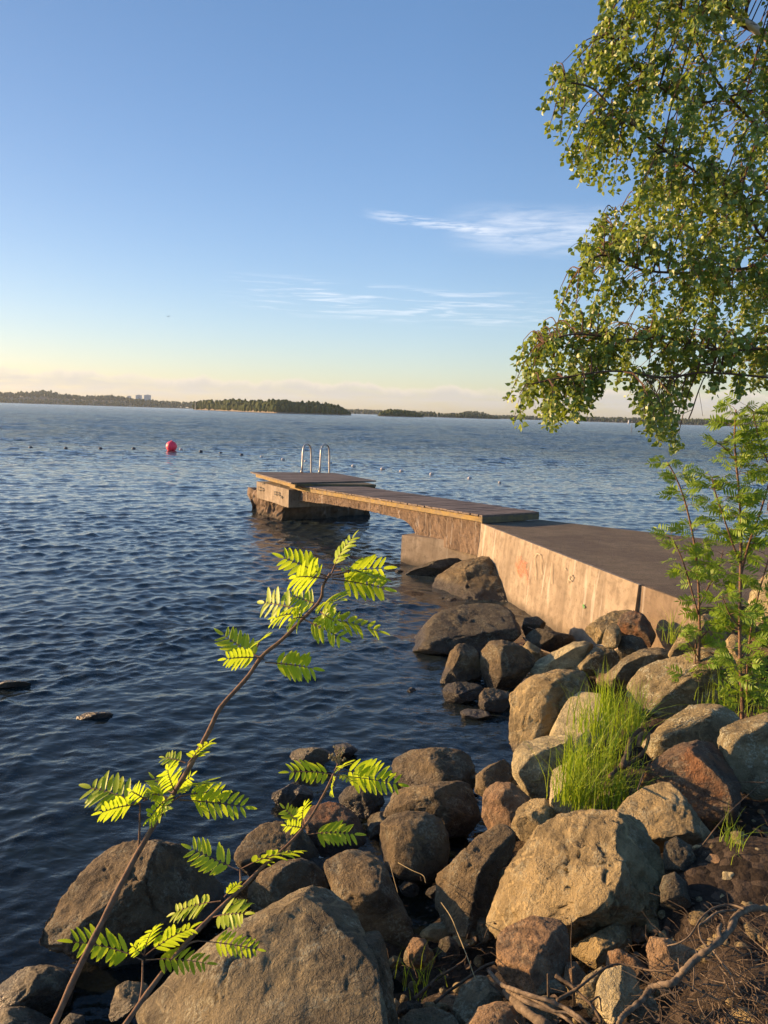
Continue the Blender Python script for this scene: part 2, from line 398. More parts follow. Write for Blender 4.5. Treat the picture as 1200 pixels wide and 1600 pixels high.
def ground_low(x, y):
    z = ground(x, y); x = np.atleast_1d(x); y = np.atleast_1d(y)
    ss = lambda t: np.clip(t, 0, 1) ** 2 * (3 - 2 * np.clip(t, 0, 1))
    rocky = (1 - ss((x - .95) / .5) * ss((4.3 - y) / .8)) * ss((12.5 - y) / 1.5) * ss((y - 1.2) / .6)
    return z - (.11 * ss((z + .30) / .25) + .12 * ss(z / .2)) * rocky
def g1(x, y): return float(ground([x], [y])[0])
def hit(px, py, lift=0.):
    """point on the ground (or the water) seen at a pixel"""
    d = ray(px, py)
    t = np.linspace(1.2, 30, 1400)
    P = CAM[None] + d[None] * t[:, None]
    gz = np.maximum(ground(P[:, 0], P[:, 1]), -.06) + lift
    k = np.argmax(P[:, 2] < gz)
    return P[k] if k else P[-1]

def polar(nr, r0, r1, mid=R(90), na=700, tight=3.0):
    rr = r0 * (r1 / r0) ** (np.linspace(0, 1, nr))
    t = np.linspace(-1, 1, na, endpoint=True)
    an = mid + math.pi * (t / tight * (1 - np.abs(t) ** 3) + np.sign(t) * np.abs(t) ** 4)
    return rr, an
def polar_grid(rr, an, zf):
    A, Rr = np.meshgrid(an, rr); x = Rr * np.cos(A); y = Rr * np.sin(A)
    nr, na = len(rr), len(an)
    idx = np.arange(nr * na).reshape(nr, na)
    f = np.stack([idx[:-1, :-1], idx[1:, :-1], idx[1:, 1:], idx[:-1, 1:]], -1).reshape(-1, 4)
    return x.ravel(), y.ravel(), f

# ground
rr, an = polar(330, .35, 4550, na=360)
rr = np.concatenate([[.01], rr])
gx, gy, gf = polar_grid(rr, an, None)
gz = ground_low(gx, gy)
P3 = np.stack([gx, gy, gx * 0], 1); nearw = np.clip(1 - np.hypot(gx, gy) / 40, 0, 1)
gz = gz + nearw * (.05 * fbm(P3 * 2.2, 3) + .018 * fbm(P3 * 11, 3))
m, n, out = newmat('soil_and_gravel'); P = n.node('ShaderNodeNewGeometry').outputs['Position']
k1 = n.noise(P, 4, 5, .6); vv = n.voro(P, 26); vc = n.voro(P, 26, out=1)
c = n.mix(n.rng(k1, .35, .65), (.018, .014, .010), (.042, .031, .022))
bw = n.node('ShaderNodeRGBToBW'); n.l.new(vc, bw.inputs[0])
c = n.mix(n.rng(bw.outputs[0], .55, .9, 0, .7), c, (.095, .072, .052))
c = n.mix(n.rng(n.noise(P, 90, 3, .7), .5, .7, 0, .6), c, (.022, .016, .012))
s3 = n.node('ShaderNodeSeparateXYZ'); n.l.new(P, s3.inputs[0])
uw = n.rng(s3.outputs[2], -.05, .05, 1, 0, True)
bed = n.mix(n.rng(n.noise(P, 2.3, 5, .6), .38, .62), (.055, .040, .022), (.16, .115, .062))
bed = n.mix(n.rng(n.voro(P, 3.6, 'F1'), .15, .55, .0, .8), bed, (.035, .028, .018))
c = n.mix(uw, c, bed)
pbsdf(n, out, c, .95, bump(n, n.math('ADD', n.math('MULTIPLY', vv, -1.2), n.noise(P, 60, 5, .7)), .9, .025), .15)
g = mesh_obj('ground', np.stack([gx, gy, gz], 1), gf, m, smooth=True); meta(g, 'dark soil and gravel bank running down under the lake', kind='structure')

# ------------------------------------------------------------------ water
rr = 1.2 * (8000 / 1.2) ** np.linspace(0, 1, 30)
rr = np.concatenate([np.geomspace(1.2, 12, 760, endpoint=False), np.geomspace(12, 60, 420, endpoint=False), np.geomspace(60, 300, 420, endpoint=False), np.geomspace(300, 1600, 330, endpoint=False), np.geomspace(1600, 4550, 12)])
tt = np.concatenate([np.linspace(-math.pi, -R(38), 50, endpoint=False), np.linspace(-R(38), R(38), 680, endpoint=False), np.linspace(R(38), math.pi, 51)])
an = R(90) + tt
wx, wy, wf = polar_grid(rr, an, None)
RW = np.hypot(wx, wy); drr = np.repeat(np.gradient(rr), len(an))
cell = np.maximum(RW * R(76) / 680, drr)
wz = np.zeros_like(wx); dxo = np.zeros_like(wx); dyo = np.zeros_like(wx); var = np.zeros_like(wx) + 1e-6
wr = np.random.default_rng(3)
base_dir = R(-62)          # waves run this way (towards the shore, down and to the right)
NW = 120
for i in range(NW):
    lam = .10 * (14 / .10) ** ((i + wr.random()) / NW)
    th = base_dir + wr.normal() * R(22 + 20 * (lam < .6))
    k_ = 2 * math.pi / lam; kx, ky = k_ * math.cos(th), k_ * math.sin(th)
    spec = min(1, (lam / .15) ** .5) * (1 if lam < .42 else (.42 / lam) ** 1.25)
    a = .037 * spec / k_
    ph = wr.random() * 6.283
    fade = np.clip((lam / cell - 2.3) / 2, 0, 1)
    arg = kx * wx + ky * wy + ph
    amp = a * fade
    wz += amp * (np.cos(arg) + .25 * np.cos(2 * arg)); var += .5 * (amp * k_) ** 2
    dxo -= 1.3 * amp * math.cos(th) * np.sin(arg); dyo -= 1.3 * amp * math.sin(th) * np.sin(arg)
boost = np.clip(np.where(RW > 14, .105 / np.sqrt(var), 1), 1, 9)
wz *= boost; dxo *= np.minimum(boost, 1.5); dyo *= np.minimum(boost, 1.5)
gust = .62 + .75 * (vnoise(np.stack([wx * .11, wy * .11, wx * 0], 1)) * .5 + .5)
gd = ground(wx, wy)
calm = np.clip((-gd) / .45, .4, 1) * gust * np.clip((3000 - RW) / 1400, 0, 1)
wz *= calm
WX, WY = wx + dxo * calm, wy + dyo * calm
m, n, out = newmat('lake_water'); P = n.node('ShaderNodeNewGeometry').outputs['Position']
cd = n.node('ShaderNodeVectorMath', operation='LENGTH'); n.l.new(P, cd.inputs[0]); dist = cd.outputs['Value']
f1 = n.noise(n.mapping(P, (1, 1.7, 1), (0, 0, R(25))), 8.0, 3, .5, .2)
f2 = n.noise(n.mapping(P, (1, 1.6, 1), (0, 0, R(20))), 1.6, 4, .6, .2)
near = bump(n, f1, .24, .04)
b2 = n.node('ShaderNodeBump'); n.put(b2.inputs['Strength'], n.rng(dist, 20, 80, .0, 1.0)); b2.inputs['Distance'].default_value = .30; n.put(b2.inputs['Height'], f2); n.l.new(near, b2.inputs['Normal'])
b3 = b2
fr = n.node('ShaderNodeFresnel'); fr.inputs[0].default_value = 1.333; n.l.new(b3.outputs[0], fr.inputs[1])
gl = n.node('ShaderNodeBsdfGlossy'); gl.inputs['Roughness'].default_value = .04; gl.inputs[0].default_value = (1, 1, 1, 1); n.l.new(b3.outputs[0], gl.inputs['Normal'])
n.put(gl.inputs['Roughness'], n.rng(dist, 20, 300, .03, .16))
tr = n.node('ShaderNodeBsdfTransparent'); tr.inputs[0].default_value = (.52, .55, .42, 1)
df = n.node('ShaderNodeBsdfDiffuse'); df.inputs[0].default_value = (.030, .043, .046, 1)
body = n.node('ShaderNodeMixShader'); n.put(body.inputs[0], n.rng(dist, 4, 16, .15, .95)); n.l.new(tr.outputs[0], body.inputs[1]); n.l.new(df.outputs[0], body.inputs[2])
mx = n.node('ShaderNodeMixShader'); n.l.new(fr.outputs[0], mx.inputs[0]); n.l.new(body.outputs[0], mx.inputs[1]); n.l.new(gl.outputs[0], mx.inputs[2])
n.l.new(mx.outputs[0], out.inputs[0])
wobj = mesh_obj('water', np.stack([WX, WY, wz], 1), wf, m, smooth=True); meta(wobj, 'rippled blue lake water', kind='structure')
wobj.location.z = wobj.location.z    # mean level z = 0

# ------------------------------------------------------------------ rocks
ico_cache = {}
def ico(sub):
    if sub not in ico_cache:
        bm = bmesh.new(); bmesh.ops.create_icosphere(bm, subdivisions=sub, radius=1.0)
        V = np.array([v.co[:] for v in bm.verts]); F = np.array([[v.index for v in f.verts] for f in bm.faces]); bm.free()
        ico_cache[sub] = (V / np.linalg.norm(V, axis=1)[:, None], F)
    return ico_cache[sub]
def star(poly, c, th):
    poly = np.array(poly, float); out = np.zeros_like(th); dx, dy = np.cos(th), np.sin(th)
    for i in range(len(poly)):
        p = poly[i] - c; q = poly[(i + 1) % len(poly)] - c; e = q - p
        den = dx * e[1] - dy * e[0]; den = np.where(np.abs(den) < 1e-9, 1e-9, den)
        t = (p[0] * e[1] - p[1] * e[0]) / den; s = (p[0] * dy - p[1] * dx) / den
        ok = (t > 0) & (s >= -1e-6) & (s <= 1 + 1e-6)
        out = np.maximum(out, np.where(ok, t, 0))
    return out
ZM = {'F': (0, 0, 1), 'A': (560, 1040, 1.875), 'B': (800, 920, 3), 'C': (600, 840, 4), 'D': (360, 1120, 2.609), 'E': (0, 1280, 3), 'G': (760, 1400, 2.727), 'H': (560, 1350, 5)}
def zpt(z, p): ox, oy, s = ZM[z]; return (ox + p[0] / s, oy + p[1] / s)
RG = 'rocks piled along the lake shore'
seed_i = 0
def rock(zm, poly, mat, label, name='rock', thick=.85, planes=9, depth=None, ext=1.45, lift=0., rough=1., back=.45, cat=None, power=.8, skew=(-.05, -.40)):
    global seed_i; seed_i += 1
    r = np.random.default_rng(100 + seed_i)
    pts = np.array([zpt(zm, p) for p in poly]); x0, y0 = pts.min(0); x1, y1 = pts.max(0)
    c = np.array([(x0 + x1) / 2, (y0 + y1) / 2]) * .5 + pts.mean(0) * .5
    if depth is None:
        hp = hit(c[0], y1 - .12 * (y1 - y0), lift); depth = proj(hp)[2]
    size_px = .5 * ((x1 - x0) + (y1 - y0)) / 2
    T = thick * size_px * depth / FPX
    depth = depth + T * back
    scl = depth / FPX
    sub = 6 if size_px > 75 else (5 if size_px > 22 else 4)
    V, F = ico(sub)
    th = np.arctan2(V[:, 1], V[:, 0]); rho = np.hypot(V[:, 0], V[:, 1])
    tab = np.linspace(-math.pi, math.pi, 241)
    rt = star(pts * np.array([1, -1]), c * np.array([1, -1]), tab)
    rt = np.where(rt <= 0, size_px, rt)
    ker = np.array([1, 2, 3, 2, 1.]) / 9; rt2 = np.convolve(np.concatenate([rt[-5:-1], rt, rt[1:5]]), ker, 'same')[4:-4]
    rr_ = np.interp(th, tab, rt2) * scl
    down = np.clip(-np.sin(th), 0, 1) ** 1.5
    rr_ = rr_ * (1 + (ext - 1) * down)
    p = np.stack([rr_ * np.cos(th) * rho ** power, rr_ * np.sin(th) * rho ** power, T * 1.15 * V[:, 2]], 1)
    ring = np.stack([np.interp(tab, tab, rt2) * scl * np.cos(tab), rt2 * scl * np.sin(tab)], 1)
    for k in range(planes):
        nz = r.uniform(.25, .88) * (1 if k % 4 else -1); q = r.uniform(0, 2 * math.pi) ; nx = math.sqrt(1 - nz * nz)
        nn = np.array([nx * math.cos(q), nx * math.sin(q), nz])
        h = max((ring @ nn[:2]).max() * r.uniform(.84, 1.0), T * .50)
        dd = p @ nn - h
        p -= np.where(dd > 0, dd * .93, 0)[:, None] * nn[None]
    p[:, 2] += (skew[0] * p[:, 0] + skew[1] * p[:, 1]) * (1 if thick > .5 else .3)
    nd = p / (np.linalg.norm(p, axis=1)[:, None] + 1e-9)
    off = r.random(3) * 40
    inner = np.clip(1.35 - rho, .35, 1)
    q = p / size_px / scl
    dsp = .075 * fbm(q * 1.5 + off, 4, .5) * inner + .022 * fbm(q * 6 + off, 4, .6)
    rdg = 1 - np.abs(fbm(q * 2.1 + off + 9, 3)); dsp -= .075 * np.clip(rdg - .88, 0, 1) * inner / .12 * .8
    dsp += .010 * fbm(q * 24 + off, 2, .6)
    p += nd * (dsp * size_px * scl * rough)[:, None]
    f_ = ray(c[0], c[1]); ctr = CAM + f_ * depth
    back_ = -f_ / np.linalg.norm(f_); rt_ = ca - back_ * (ca @ back_); rt_ /= np.linalg.norm(rt_); up_ = np.cross(back_, rt_)
    W = ctr + p[:, :1] * rt_ + p[:, 1:2] * up_ + p[:, 2:] * back_
    o = mesh_obj(name, W, F, ROCK[mat], smooth=True)
    cat = cat or ('boulder' if name == 'boulder' else 'rock')
    return meta(o, label, cat, RG)

# near group
rock('A', [(373,720),(385,650),(440,555),(520,480),(600,440),(680,430),(820,450),(870,490),(892,560),(880,640),(840,720),(800,745),(690,790),(620,780),(560,745),(480,755),(410,750)], 'tan', 'large tan boulder with ridged sunlit face, biggest right of centre below the grass tuft', 'boulder', planes=14, rough=1.35, power=.7, skew=(.35, -.45))
rock('F', [(190,1610),(230,1560),(270,1510),(330,1465),(400,1430),(450,1405),(480,1392),(520,1400),(545,1420),(566,1450),(572,1478),(575,1560),(560,1640),(500,1700),(300,1700)], 'grey', 'huge grey boulder with smooth sunlit sloping top at the bottom edge', 'boulder', thick=.8, planes=12, depth=2.75, back=.35, skew=(.85, -.9), rough=.6)
rock('F', [(535,1510),(560,1462),(585,1448),(600,1480),(612,1540),(616,1600),(600,1670),(540,1670),(525,1580)], 'brown', 'shaded olive brown boulder lobe wedged against the right end of the huge grey boulder', 'boulder', depth=2.7)
rock('E', [(235,500),(270,430),(330,330),(400,230),(480,140),(580,115),(700,108),(800,130),(900,170),(980,240),(1040,320),(1050,390),(980,470),(850,560),(700,640),(560,660),(400,650),(290,610),(240,560)], 'brown', 'big dark brown boulder standing in the water at lower left, sunlit along its left side', 'boulder', planes=11, ext=1.1, lift=-.02)
rock('F', [(-20,1560),(0,1540),(30,1515),(65,1511),(100,1520),(112,1545),(105,1575),(70,1592),(20,1590),(-20,1590)], 'grey', 'flat grey rock at the left edge of the bottom corner, below the dark water', ext=1.15)
rock('F', [(-25,1600),(0,1580),(30,1578),(75,1592),(95,1620),(60,1645),(-10,1645)], 'grey', 'grey rock cut by the bottom left corner of the photo')
rock('E', [(520,880),(530,800),(580,768),(680,775),(710,830),(640,870),(560,910)], 'tan', 'small wet tan stone between the dark boulder and the huge grey boulder')
rock('F', [(93,1603),(105,1585),(128,1590),(134,1612),(105,1628)], 'grey', 'tiny grey stone at the bottom edge beside the base of the tallest sapling')
rock('D', [(70,700),(120,640),(190,600),(280,585),(340,600),(390,650),(415,700),(380,760),(240,790),(150,800),(90,760)], 'brown', 'angular sunlit rock just behind the crest of the huge grey boulder')
rock('D', [(355,605),(420,575),(480,550),(560,552),(610,590),(650,650),(700,760),(710,850),(690,895),(620,890),(540,840),(470,800),(420,720),(390,660)], 'brown', 'tall wedge shaped grey brown boulder behind the right end of the huge grey boulder', 'boulder', planes=12)
rock('D', [(20,550),(60,490),(120,445),(190,432),(270,445),(330,500),(370,570),(360,610),(280,640),(150,630),(60,600),(25,575)], 'brown', 'low rounded pinkish brown rock at the water edge, right of the big dark boulder')
rock('D', [(290,400),(340,365),(400,350),(450,360),(520,410),(555,460),(550,510),(480,540),(400,530),(330,490),(300,440)], 'red', 'dark reddish rock behind the thin stem with the brown bud, at the water edge')
rock('D', [(215,340),(240,305),(290,280),(330,290),(342,320),(330,350),(270,362),(225,360)], 'dark', 'small pointed dark stone half under water left of the bud-tipped sapling', ext=1.05)
rock('D', [(240,160),(255,135),(330,125),(400,130),(420,165),(380,195),(290,190),(250,175)], 'grey', 'flat stone lying alone in the water, left of the brown bud', ext=1.0, lift=.055)
rock('D', [(435,330),(470,290),(540,270),(620,300),(640,350),(600,400),(520,410),(460,380)], 'dark', 'wet black stone in the water behind the bud-tipped sapling', ext=1.05)
rock('D', [(650,205),(670,165),(740,135),(850,128),(930,135),(980,160),(1010,210),(1000,250),(960,280),(850,290),(730,280),(670,245)], 'brown', 'broad rounded brown boulder farthest out of the near group, water behind it', 'boulder')
rock('D', [(597,400),(615,345),(680,300),(760,285),(860,270),(960,265),(990,290),(1010,350),(1025,420),(980,460),(860,450),(760,440),(680,430),(620,430)], 'brown', 'long flat topped grey boulder between the broad rounded boulder and the round one', 'boulder', planes=12)
rock('D', [(600,500),(612,440),(650,405),(720,388),(800,392),(860,420),(893,480),(890,540),(850,590),(780,615),(700,600),(640,570),(605,540)], 'brown', 'almost spherical brown boulder in the middle of the near rocks', 'boulder', planes=2, rough=.7, power=.95)
rock('D', [(1000,240),(1040,210),(1120,175),(1150,200),(1160,250),(1100,300),(1040,350),(1005,310)], 'brown', 'shaded grey rock between the broad rounded boulder and the whitish split rock')
rock('D', [(1028,350),(1040,300),(1090,270),(1150,270),(1200,310),(1240,350),(1220,400),(1140,450),(1070,440),(1030,400)], 'pink', 'smooth pink rounded rock right of the long flat topped boulder', planes=3)
rock('D', [(728,285),(745,272),(775,274),(785,290),(760,298)], 'tan', 'tiny tan stone squeezed on top between the broad and the flat topped boulders', name='stone', cat='stone')
rock('D', [(555,460),(570,435),(610,428),(630,445),(620,480),(580,490)], 'dark', 'small dark stone left of the almost spherical boulder', name='stone', cat='stone')
rock('A', [(225,615),(280,570),(350,510),(420,470),(455,475),(480,500),(450,560),(400,610),(390,680),(340,720),(280,710),(240,670)], 'brown', 'angular brown rock with a diagonal upper edge, left of the large ridged tan boulder')
rock('B', [(0,1100),(30,1030),(90,990),(160,985),(200,1010),(215,1050),(190,1100),(120,1150),(50,1165),(10,1140)], 'tan', 'rounded olive tan rock touching the upper left of the large ridged tan boulder', planes=4)
rock('B', [(0,830),(20,760),(60,720),(150,690),(250,678),(300,700),(320,780),(290,860),(200,940),(170,985),(130,990),(90,960),(30,920),(5,890)], 'pale', 'whitish grey angular rock left of the grass tuft with a white split face', planes=12)
rock('B', [(175,870),(230,830),(300,805),(340,830),(350,900),(345,1000),(300,1050),(230,1060),(190,1000)], 'pale', 'upright white pitted rock against the lower left of the grass tuft', planes=11)
rock('F', [(863,1150),(872,1120),(890,1092),(910,1080),(940,1082),(950,1110),(940,1150),(900,1162)], 'pale', 'smooth pale dome shaped rock behind the left side of the grass tuft', planes=2, rough=.5)
rock('F', [(797,1088),(815,1070),(838,1055),(877,1045),(915,1048),(930,1065),(925,1095),(900,1120),(870,1145),(850,1158),(830,1164),(808,1168),(800,1150),(799,1120)], 'tan', 'tall tan boulder with knobbly left face above the whitish grey angular rock', 'boulder', planes=9, rough=1.3)
rock('B', [(545,450),(600,380),(680,340),(800,310),(900,275),(1000,280),(1040,340),(1060,440),(1000,500),(900,560),(790,600),(650,612),(600,560),(555,500)], 'lich', 'broad light boulder mottled with lichen below the thin saplings, right of the grass', 'boulder', planes=10)
rock('B', [(435,410),(520,330),(600,285),(700,275),(760,300),(760,340),(680,370),(620,420),(560,450),(490,450),(450,430)], 'grey', 'long sloping slab behind the tips of the grass tuft')
rock('B', [(78,385),(110,340),(200,290),(290,250),(350,245),(395,265),(380,320),(330,370),(250,395),(130,415),(90,415)], 'pale', 'long pale slab rock behind the tall knobbly boulder')
rock('B', [(305,370),(350,310),(400,268),(470,275),(510,320),(500,370),(430,400),(340,405)], 'lich', 'grey lichened rock right of the long pale slab')
rock('B', [(335,200),(360,170),(420,130),(480,100),(560,98),(600,130),(580,200),(500,260),(420,268),(370,250)], 'tan', 'tan rock leaning on the foot of the concrete wall near its corner', depth=8.75, back=0, thick=.6, ext=1.6)
rock('B', [(488,155),(530,110),(570,100),(620,120),(645,160),(655,210),(620,240),(560,235),(510,205)], 'red', 'orange brown rock topmost of the pile by the wall corner', depth=8.55, back=0, thick=.6, ext=1.6)
rock('B', [(425,250),(440,190),(465,155),(500,170),(515,210),(495,265),(460,285),(435,275)], 'tan', 'narrow upright stone in front of the orange brown rock', depth=8.3, back=0, ext=1.5)
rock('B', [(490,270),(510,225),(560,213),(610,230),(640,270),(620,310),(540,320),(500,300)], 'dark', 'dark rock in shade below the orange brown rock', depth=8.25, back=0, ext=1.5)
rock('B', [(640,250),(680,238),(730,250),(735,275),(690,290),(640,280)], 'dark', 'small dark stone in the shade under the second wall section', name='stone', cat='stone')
rock('B', [(765,290),(790,220),(815,170),(870,130),(920,115),(990,150),(1000,230),(960,280),(880,305),(800,308)], 'tan', 'tan rock behind the first thin sapling stem, close to the pier', depth=7.75, back=0, thick=.7, ext=1.7)
rock('B', [(1000,250),(1040,210),(1100,230),(1115,300),(1100,370),(1050,370),(1020,320)], 'tan', 'upright tan rock seen between the two groups of sapling stems', depth=7.2, back=0)
rock('B', [(1075,450),(1100,390),(1150,380),(1165,450),(1155,530),(1110,545),(1080,510)], 'tan', 'upright pale brown rock behind the rightmost sapling stems')
rock('B', [(1145,520),(1170,475),(1220,470),(1240,590),(1190,610),(1155,590)], 'dark', 'dark rock at the right edge above the lichened edge boulder')
rock('B', [(615,725),(680,665),(760,600),(850,545),(930,535),(1010,560),(1080,620),(1075,670),(1010,730),(900,790),(760,830),(670,815),(630,775)], 'lich', 'wide grey boulder mottled with lichen and ridged crest, above the red brown boulder', 'boulder', planes=12)
rock('B', [(610,930),(650,830),(720,770),(800,730),(880,715),(950,725),(1000,780),(1030,850),(1050,920),(1010,980),(930,1050),(860,1070),(700,1000),(630,970)], 'red', 'rusty red brown boulder right of the grass tuft', 'boulder', planes=6)
rock('F', [(1127,1160),(1135,1140),(1165,1125),(1200,1112),(1235,1125),(1245,1180),(1220,1220),(1180,1224),(1145,1208),(1130,1185)], 'lich', 'lichened grey boulder cut by the right edge of the photo', 'boulder', planes=8)
rock('B', [(490,1050),(560,980),(640,930),(720,903),(760,915),(820,990),(870,1080),(900,1170),(880,1215),(780,1240),(650,1210),(560,1130)], 'tan', 'cone shaped tan boulder between the large ridged boulder and the red brown one', 'boulder', planes=5)
rock('A', [(893,560),(905,520),(940,505),(975,530),(988,570),(970,605),(910,612)], 'dark', 'small rounded dark stone right of the large ridged boulder', planes=3)
rock('A', [(885,650),(900,620),(935,608),(962,635),(960,690),(925,715),(890,700)], 'dark', 'small grey shaded stone below the small rounded dark stone', planes=3)
rock('A', [(403,830),(410,790),(450,762),(510,745),(590,748),(618,770),(622,830),(600,900),(550,938),(500,945),(430,905),(408,880)], 'pink', 'blocky reddish rock with a vertical ridge below the large ridged boulder', planes=9, power=.65)
rock('A', [(625,820),(700,785),(790,743),(802,760),(800,830),(740,866),(670,862),(630,845)], 'tan', 'pointed wedge of rock right of the blocky reddish rock', planes=12)
rock('A', [(848,830),(865,800),(920,805),(960,825),(1000,840),(970,890),(900,925),(860,905)], 'pink', 'sunlit pinkish rock to the left of the crooked driftwood branch', planes=12)
rock('A', [(722,865),(735,840),(770,834),(820,860),(840,885),(780,905),(730,890)], 'pink', 'pale pink stone behind the small pointed white rock')
rock('A', [(690,985),(700,930),(735,890),(780,882),(815,900),(825,960),(800,1000),(740,1015),(700,1005)], 'pale', 'small pale angular rock with a shaded top near the bottom right', planes=12)
rock('A', [(275,1000),(300,950),(350,918),(380,920),(420,970),(430,1015),(390,1040),(320,1052),(285,1040)], 'grey', 'brown rock with a peaked top at the bottom edge beside dead twigs', planes=8)
rock('F', [(725,1605),(750,1578),(780,1570),(810,1573),(822,1592),(818,1620),(770,1640),(735,1630)], 'pink', 'pink stone cut by the bottom edge next to the dead branch', planes=3)
rock('F', [(610,1605),(640,1583),(680,1578),(712,1590),(728,1612),(700,1640),(640,1640),(612,1625)], 'grey', 'bluish grey stone cut by the bottom edge beside the huge boulder', planes=3)
rock('A', [(140,830),(160,800),(200,805),(210,840),(190,875),(155,865)], 'pink', 'small orange pink stone in the dark hollow', name='stone', cat='stone')
rock('H', [(470,540),(560,475),(680,455),(745,500),(740,560),(640,580),(520,580)], 'tan', 'yellowish stone in the dark hollow below the long dry stalk', name='stone', cat='stone')
rock('H', [(610,680),(640,600),(720,570),(780,620),(800,680),(740,740),(650,730)], 'dark', 'dark wet stone in the hollow under the yellowish stone', name='stone', cat='stone')
rock('H', [(500,1120),(520,1080),(700,1092),(722,1130),(640,1150),(540,1150)], 'tan', 'little flat tan stone above the bluish grey stone at the bottom', name='stone', cat='stone')
rock('H', [(290,1150),(330,1090),(430,1070),(500,1090),(520,1150),(400,1190),(300,1190)], 'dark', 'mossy dark stone beside the huge boulder under the small grass tuft', name='stone', cat='stone')
rock('G', [(190,400),(230,368),(300,362),(350,400),(340,430),(250,440),(200,425)], 'grey', 'small grey stone under the bundle of pale dead sticks', name='stone', cat='stone')
rock('G', [(325,350),(345,290),(380,275),(420,330),(430,370),(370,390)], 'pink', 'small stone tucked behind the lower right of the blocky reddish rock', name='stone', cat='stone')
rock('G', [(385,400),(430,340),(500,305),(520,330),(480,400),(430,440),(390,430)], 'tan', 'slanting tan stone left of the small pale angular rock', name='stone', cat='stone')
rock('G', [(960,545),(1000,525),(1060,518),(1070,540),(1040,570),(980,570)], 'pink', 'flat pinkish stone at the bottom edge under the tangle of twigs', name='stone', cat='stone')
rock('G', [(515,540),(535,515),(570,520),(575,550),(540,565)], 'pale', 'tiny pale stone at the bottom edge left of the crooked branch foot', name='stone', cat='stone')
rock('F', [(1102,1345),(1112,1335),(1130,1338),(1134,1352),(1116,1360)], 'pink', 'small pinkish stone on the soil right of the small rounded dark stone', name='stone', cat='stone')
rock('F', [(1118,1375),(1128,1362),(1150,1362),(1160,1378),(1140,1386)], 'pale', 'small pale stone on the dark soil near the right grass sprig', name='stone', cat='stone')
# far group near the wall
rock('C', [(265,320),(340,230),(430,170),(500,135),(620,115),(740,118),(790,130),(800,250),(800,380),(720,410),(600,400),(480,380),(380,365),(300,350)], 'brown', 'great cracked rock outcrop leaning on the concrete wall below the footbridge', 'boulder', thick=.9, planes=14, ext=1.12, rough=1.5, skew=(.45, -1.1))
rock('C', [(100,240),(180,190),(300,150),(420,125),(500,130),(470,190),(380,240),(250,275),(150,268)], 'dark', 'low dark wet slab at the foot of the footing block', thick=.9, ext=1.05)
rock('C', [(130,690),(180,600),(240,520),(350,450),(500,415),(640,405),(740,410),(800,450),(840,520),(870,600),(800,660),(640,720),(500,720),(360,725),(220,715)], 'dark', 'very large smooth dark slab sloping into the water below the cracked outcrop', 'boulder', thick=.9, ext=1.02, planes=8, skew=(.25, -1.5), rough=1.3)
rock('C', [(373,900),(385,800),(410,720),(460,665),(540,655),(590,720),(600,780),(590,880),(480,915),(380,925)], 'brown', 'upright rock at the water edge, left of the faceted brown boulder')
rock('C', [(575,780),(610,710),(660,650),(740,635),(830,660),(910,710),(955,770),(930,830),(880,890),(800,925),(700,915),(640,870),(590,830)], 'brown', 'faceted brown boulder under the right end of the large dark slab', 'boulder', planes=12)
rock('C', [(350,960),(390,915),(470,900),(560,905),(620,930),(610,990),(540,1020),(430,1040),(370,1010)], 'dark', 'low dark wet rock below the upright rock at the water edge', ext=1.05)
rock('C', [(585,1060),(600,980),(630,940),(700,945),(790,965),(790,1040),(740,1085),(640,1088)], 'brown', 'squarish rock with a sunlit left end beside the low dark wet rock', ext=1.05)
rock('C', [(470,1090),(520,1068),(610,1075),(670,1095),(690,1120),(620,1145),(530,1145),(480,1130)], 'dark', 'flat wet stone barely above the water below the squarish rock', ext=1.0)
rock('C', [(870,690),(900,640),(980,700),(1020,750),(960,790),(900,760)], 'tan', 'yellow brown slab end right of the faceted brown boulder')
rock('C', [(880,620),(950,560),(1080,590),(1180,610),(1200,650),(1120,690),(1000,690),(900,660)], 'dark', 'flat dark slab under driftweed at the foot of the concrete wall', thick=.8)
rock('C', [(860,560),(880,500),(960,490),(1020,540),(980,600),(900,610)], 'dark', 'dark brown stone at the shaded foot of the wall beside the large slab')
rock('C', [(332,400),(345,372),(375,372),(382,400),(355,412)], 'dark', 'little dark stone in the cleft below the cracked outcrop', name='stone', cat='stone')
rock('C', [(378,410),(400,380),(450,376),(462,400),(430,425),(390,425)], 'grey', 'little grey stone in the cleft, right of the darkest one', name='stone', cat='stone')
rock('C', [(60,215),(80,198),(120,205),(130,225),(90,238)], 'dark', 'small black stone breaking the water left of the footing block', name='stone', cat='stone', ext=1.0)
rock('C', [(140,960),(165,935),(195,940),(205,962),(170,975)], 'dark', 'small stone just under the ripples left of the low dark wet rock', name='stone', cat='stone', ext=1.0)
rock('F', [(118,1121),(135,1113),(170,1112),(181,1119),(160,1127),(125,1127)], 'dark', 'lone black rock breaking the open water at left', ext=1.0, lift=.055)
rock('F', [(-10,1071),(10,1063),(40,1065),(52,1070),(30,1074),(0,1075)], 'dark', 'thin dark rock awash at the left edge of the photo', ext=1.0, lift=.055)
rock('F', [(520,1165),(545,1160),(560,1172),(545,1185),(525,1182)], 'dark', 'little dark rock awash just right of the brown bud', name='stone', cat='stone', ext=1.0)
rock('F', [(420,1242),(455,1225),(480,1232),(478,1255),(440,1262)], 'dark', 'submerged looking dark stone beside the pointed one left of the sapling', name='stone', cat='stone', ext=1.0)
rock('F', [(1172,940),(1182,912),(1205,888),(1240,890),(1250,950),(1220,990),(1185,985)], 'pale', 'pale boulder at the right edge behind the saplings, beside the pier', 'boulder', depth=7.4)
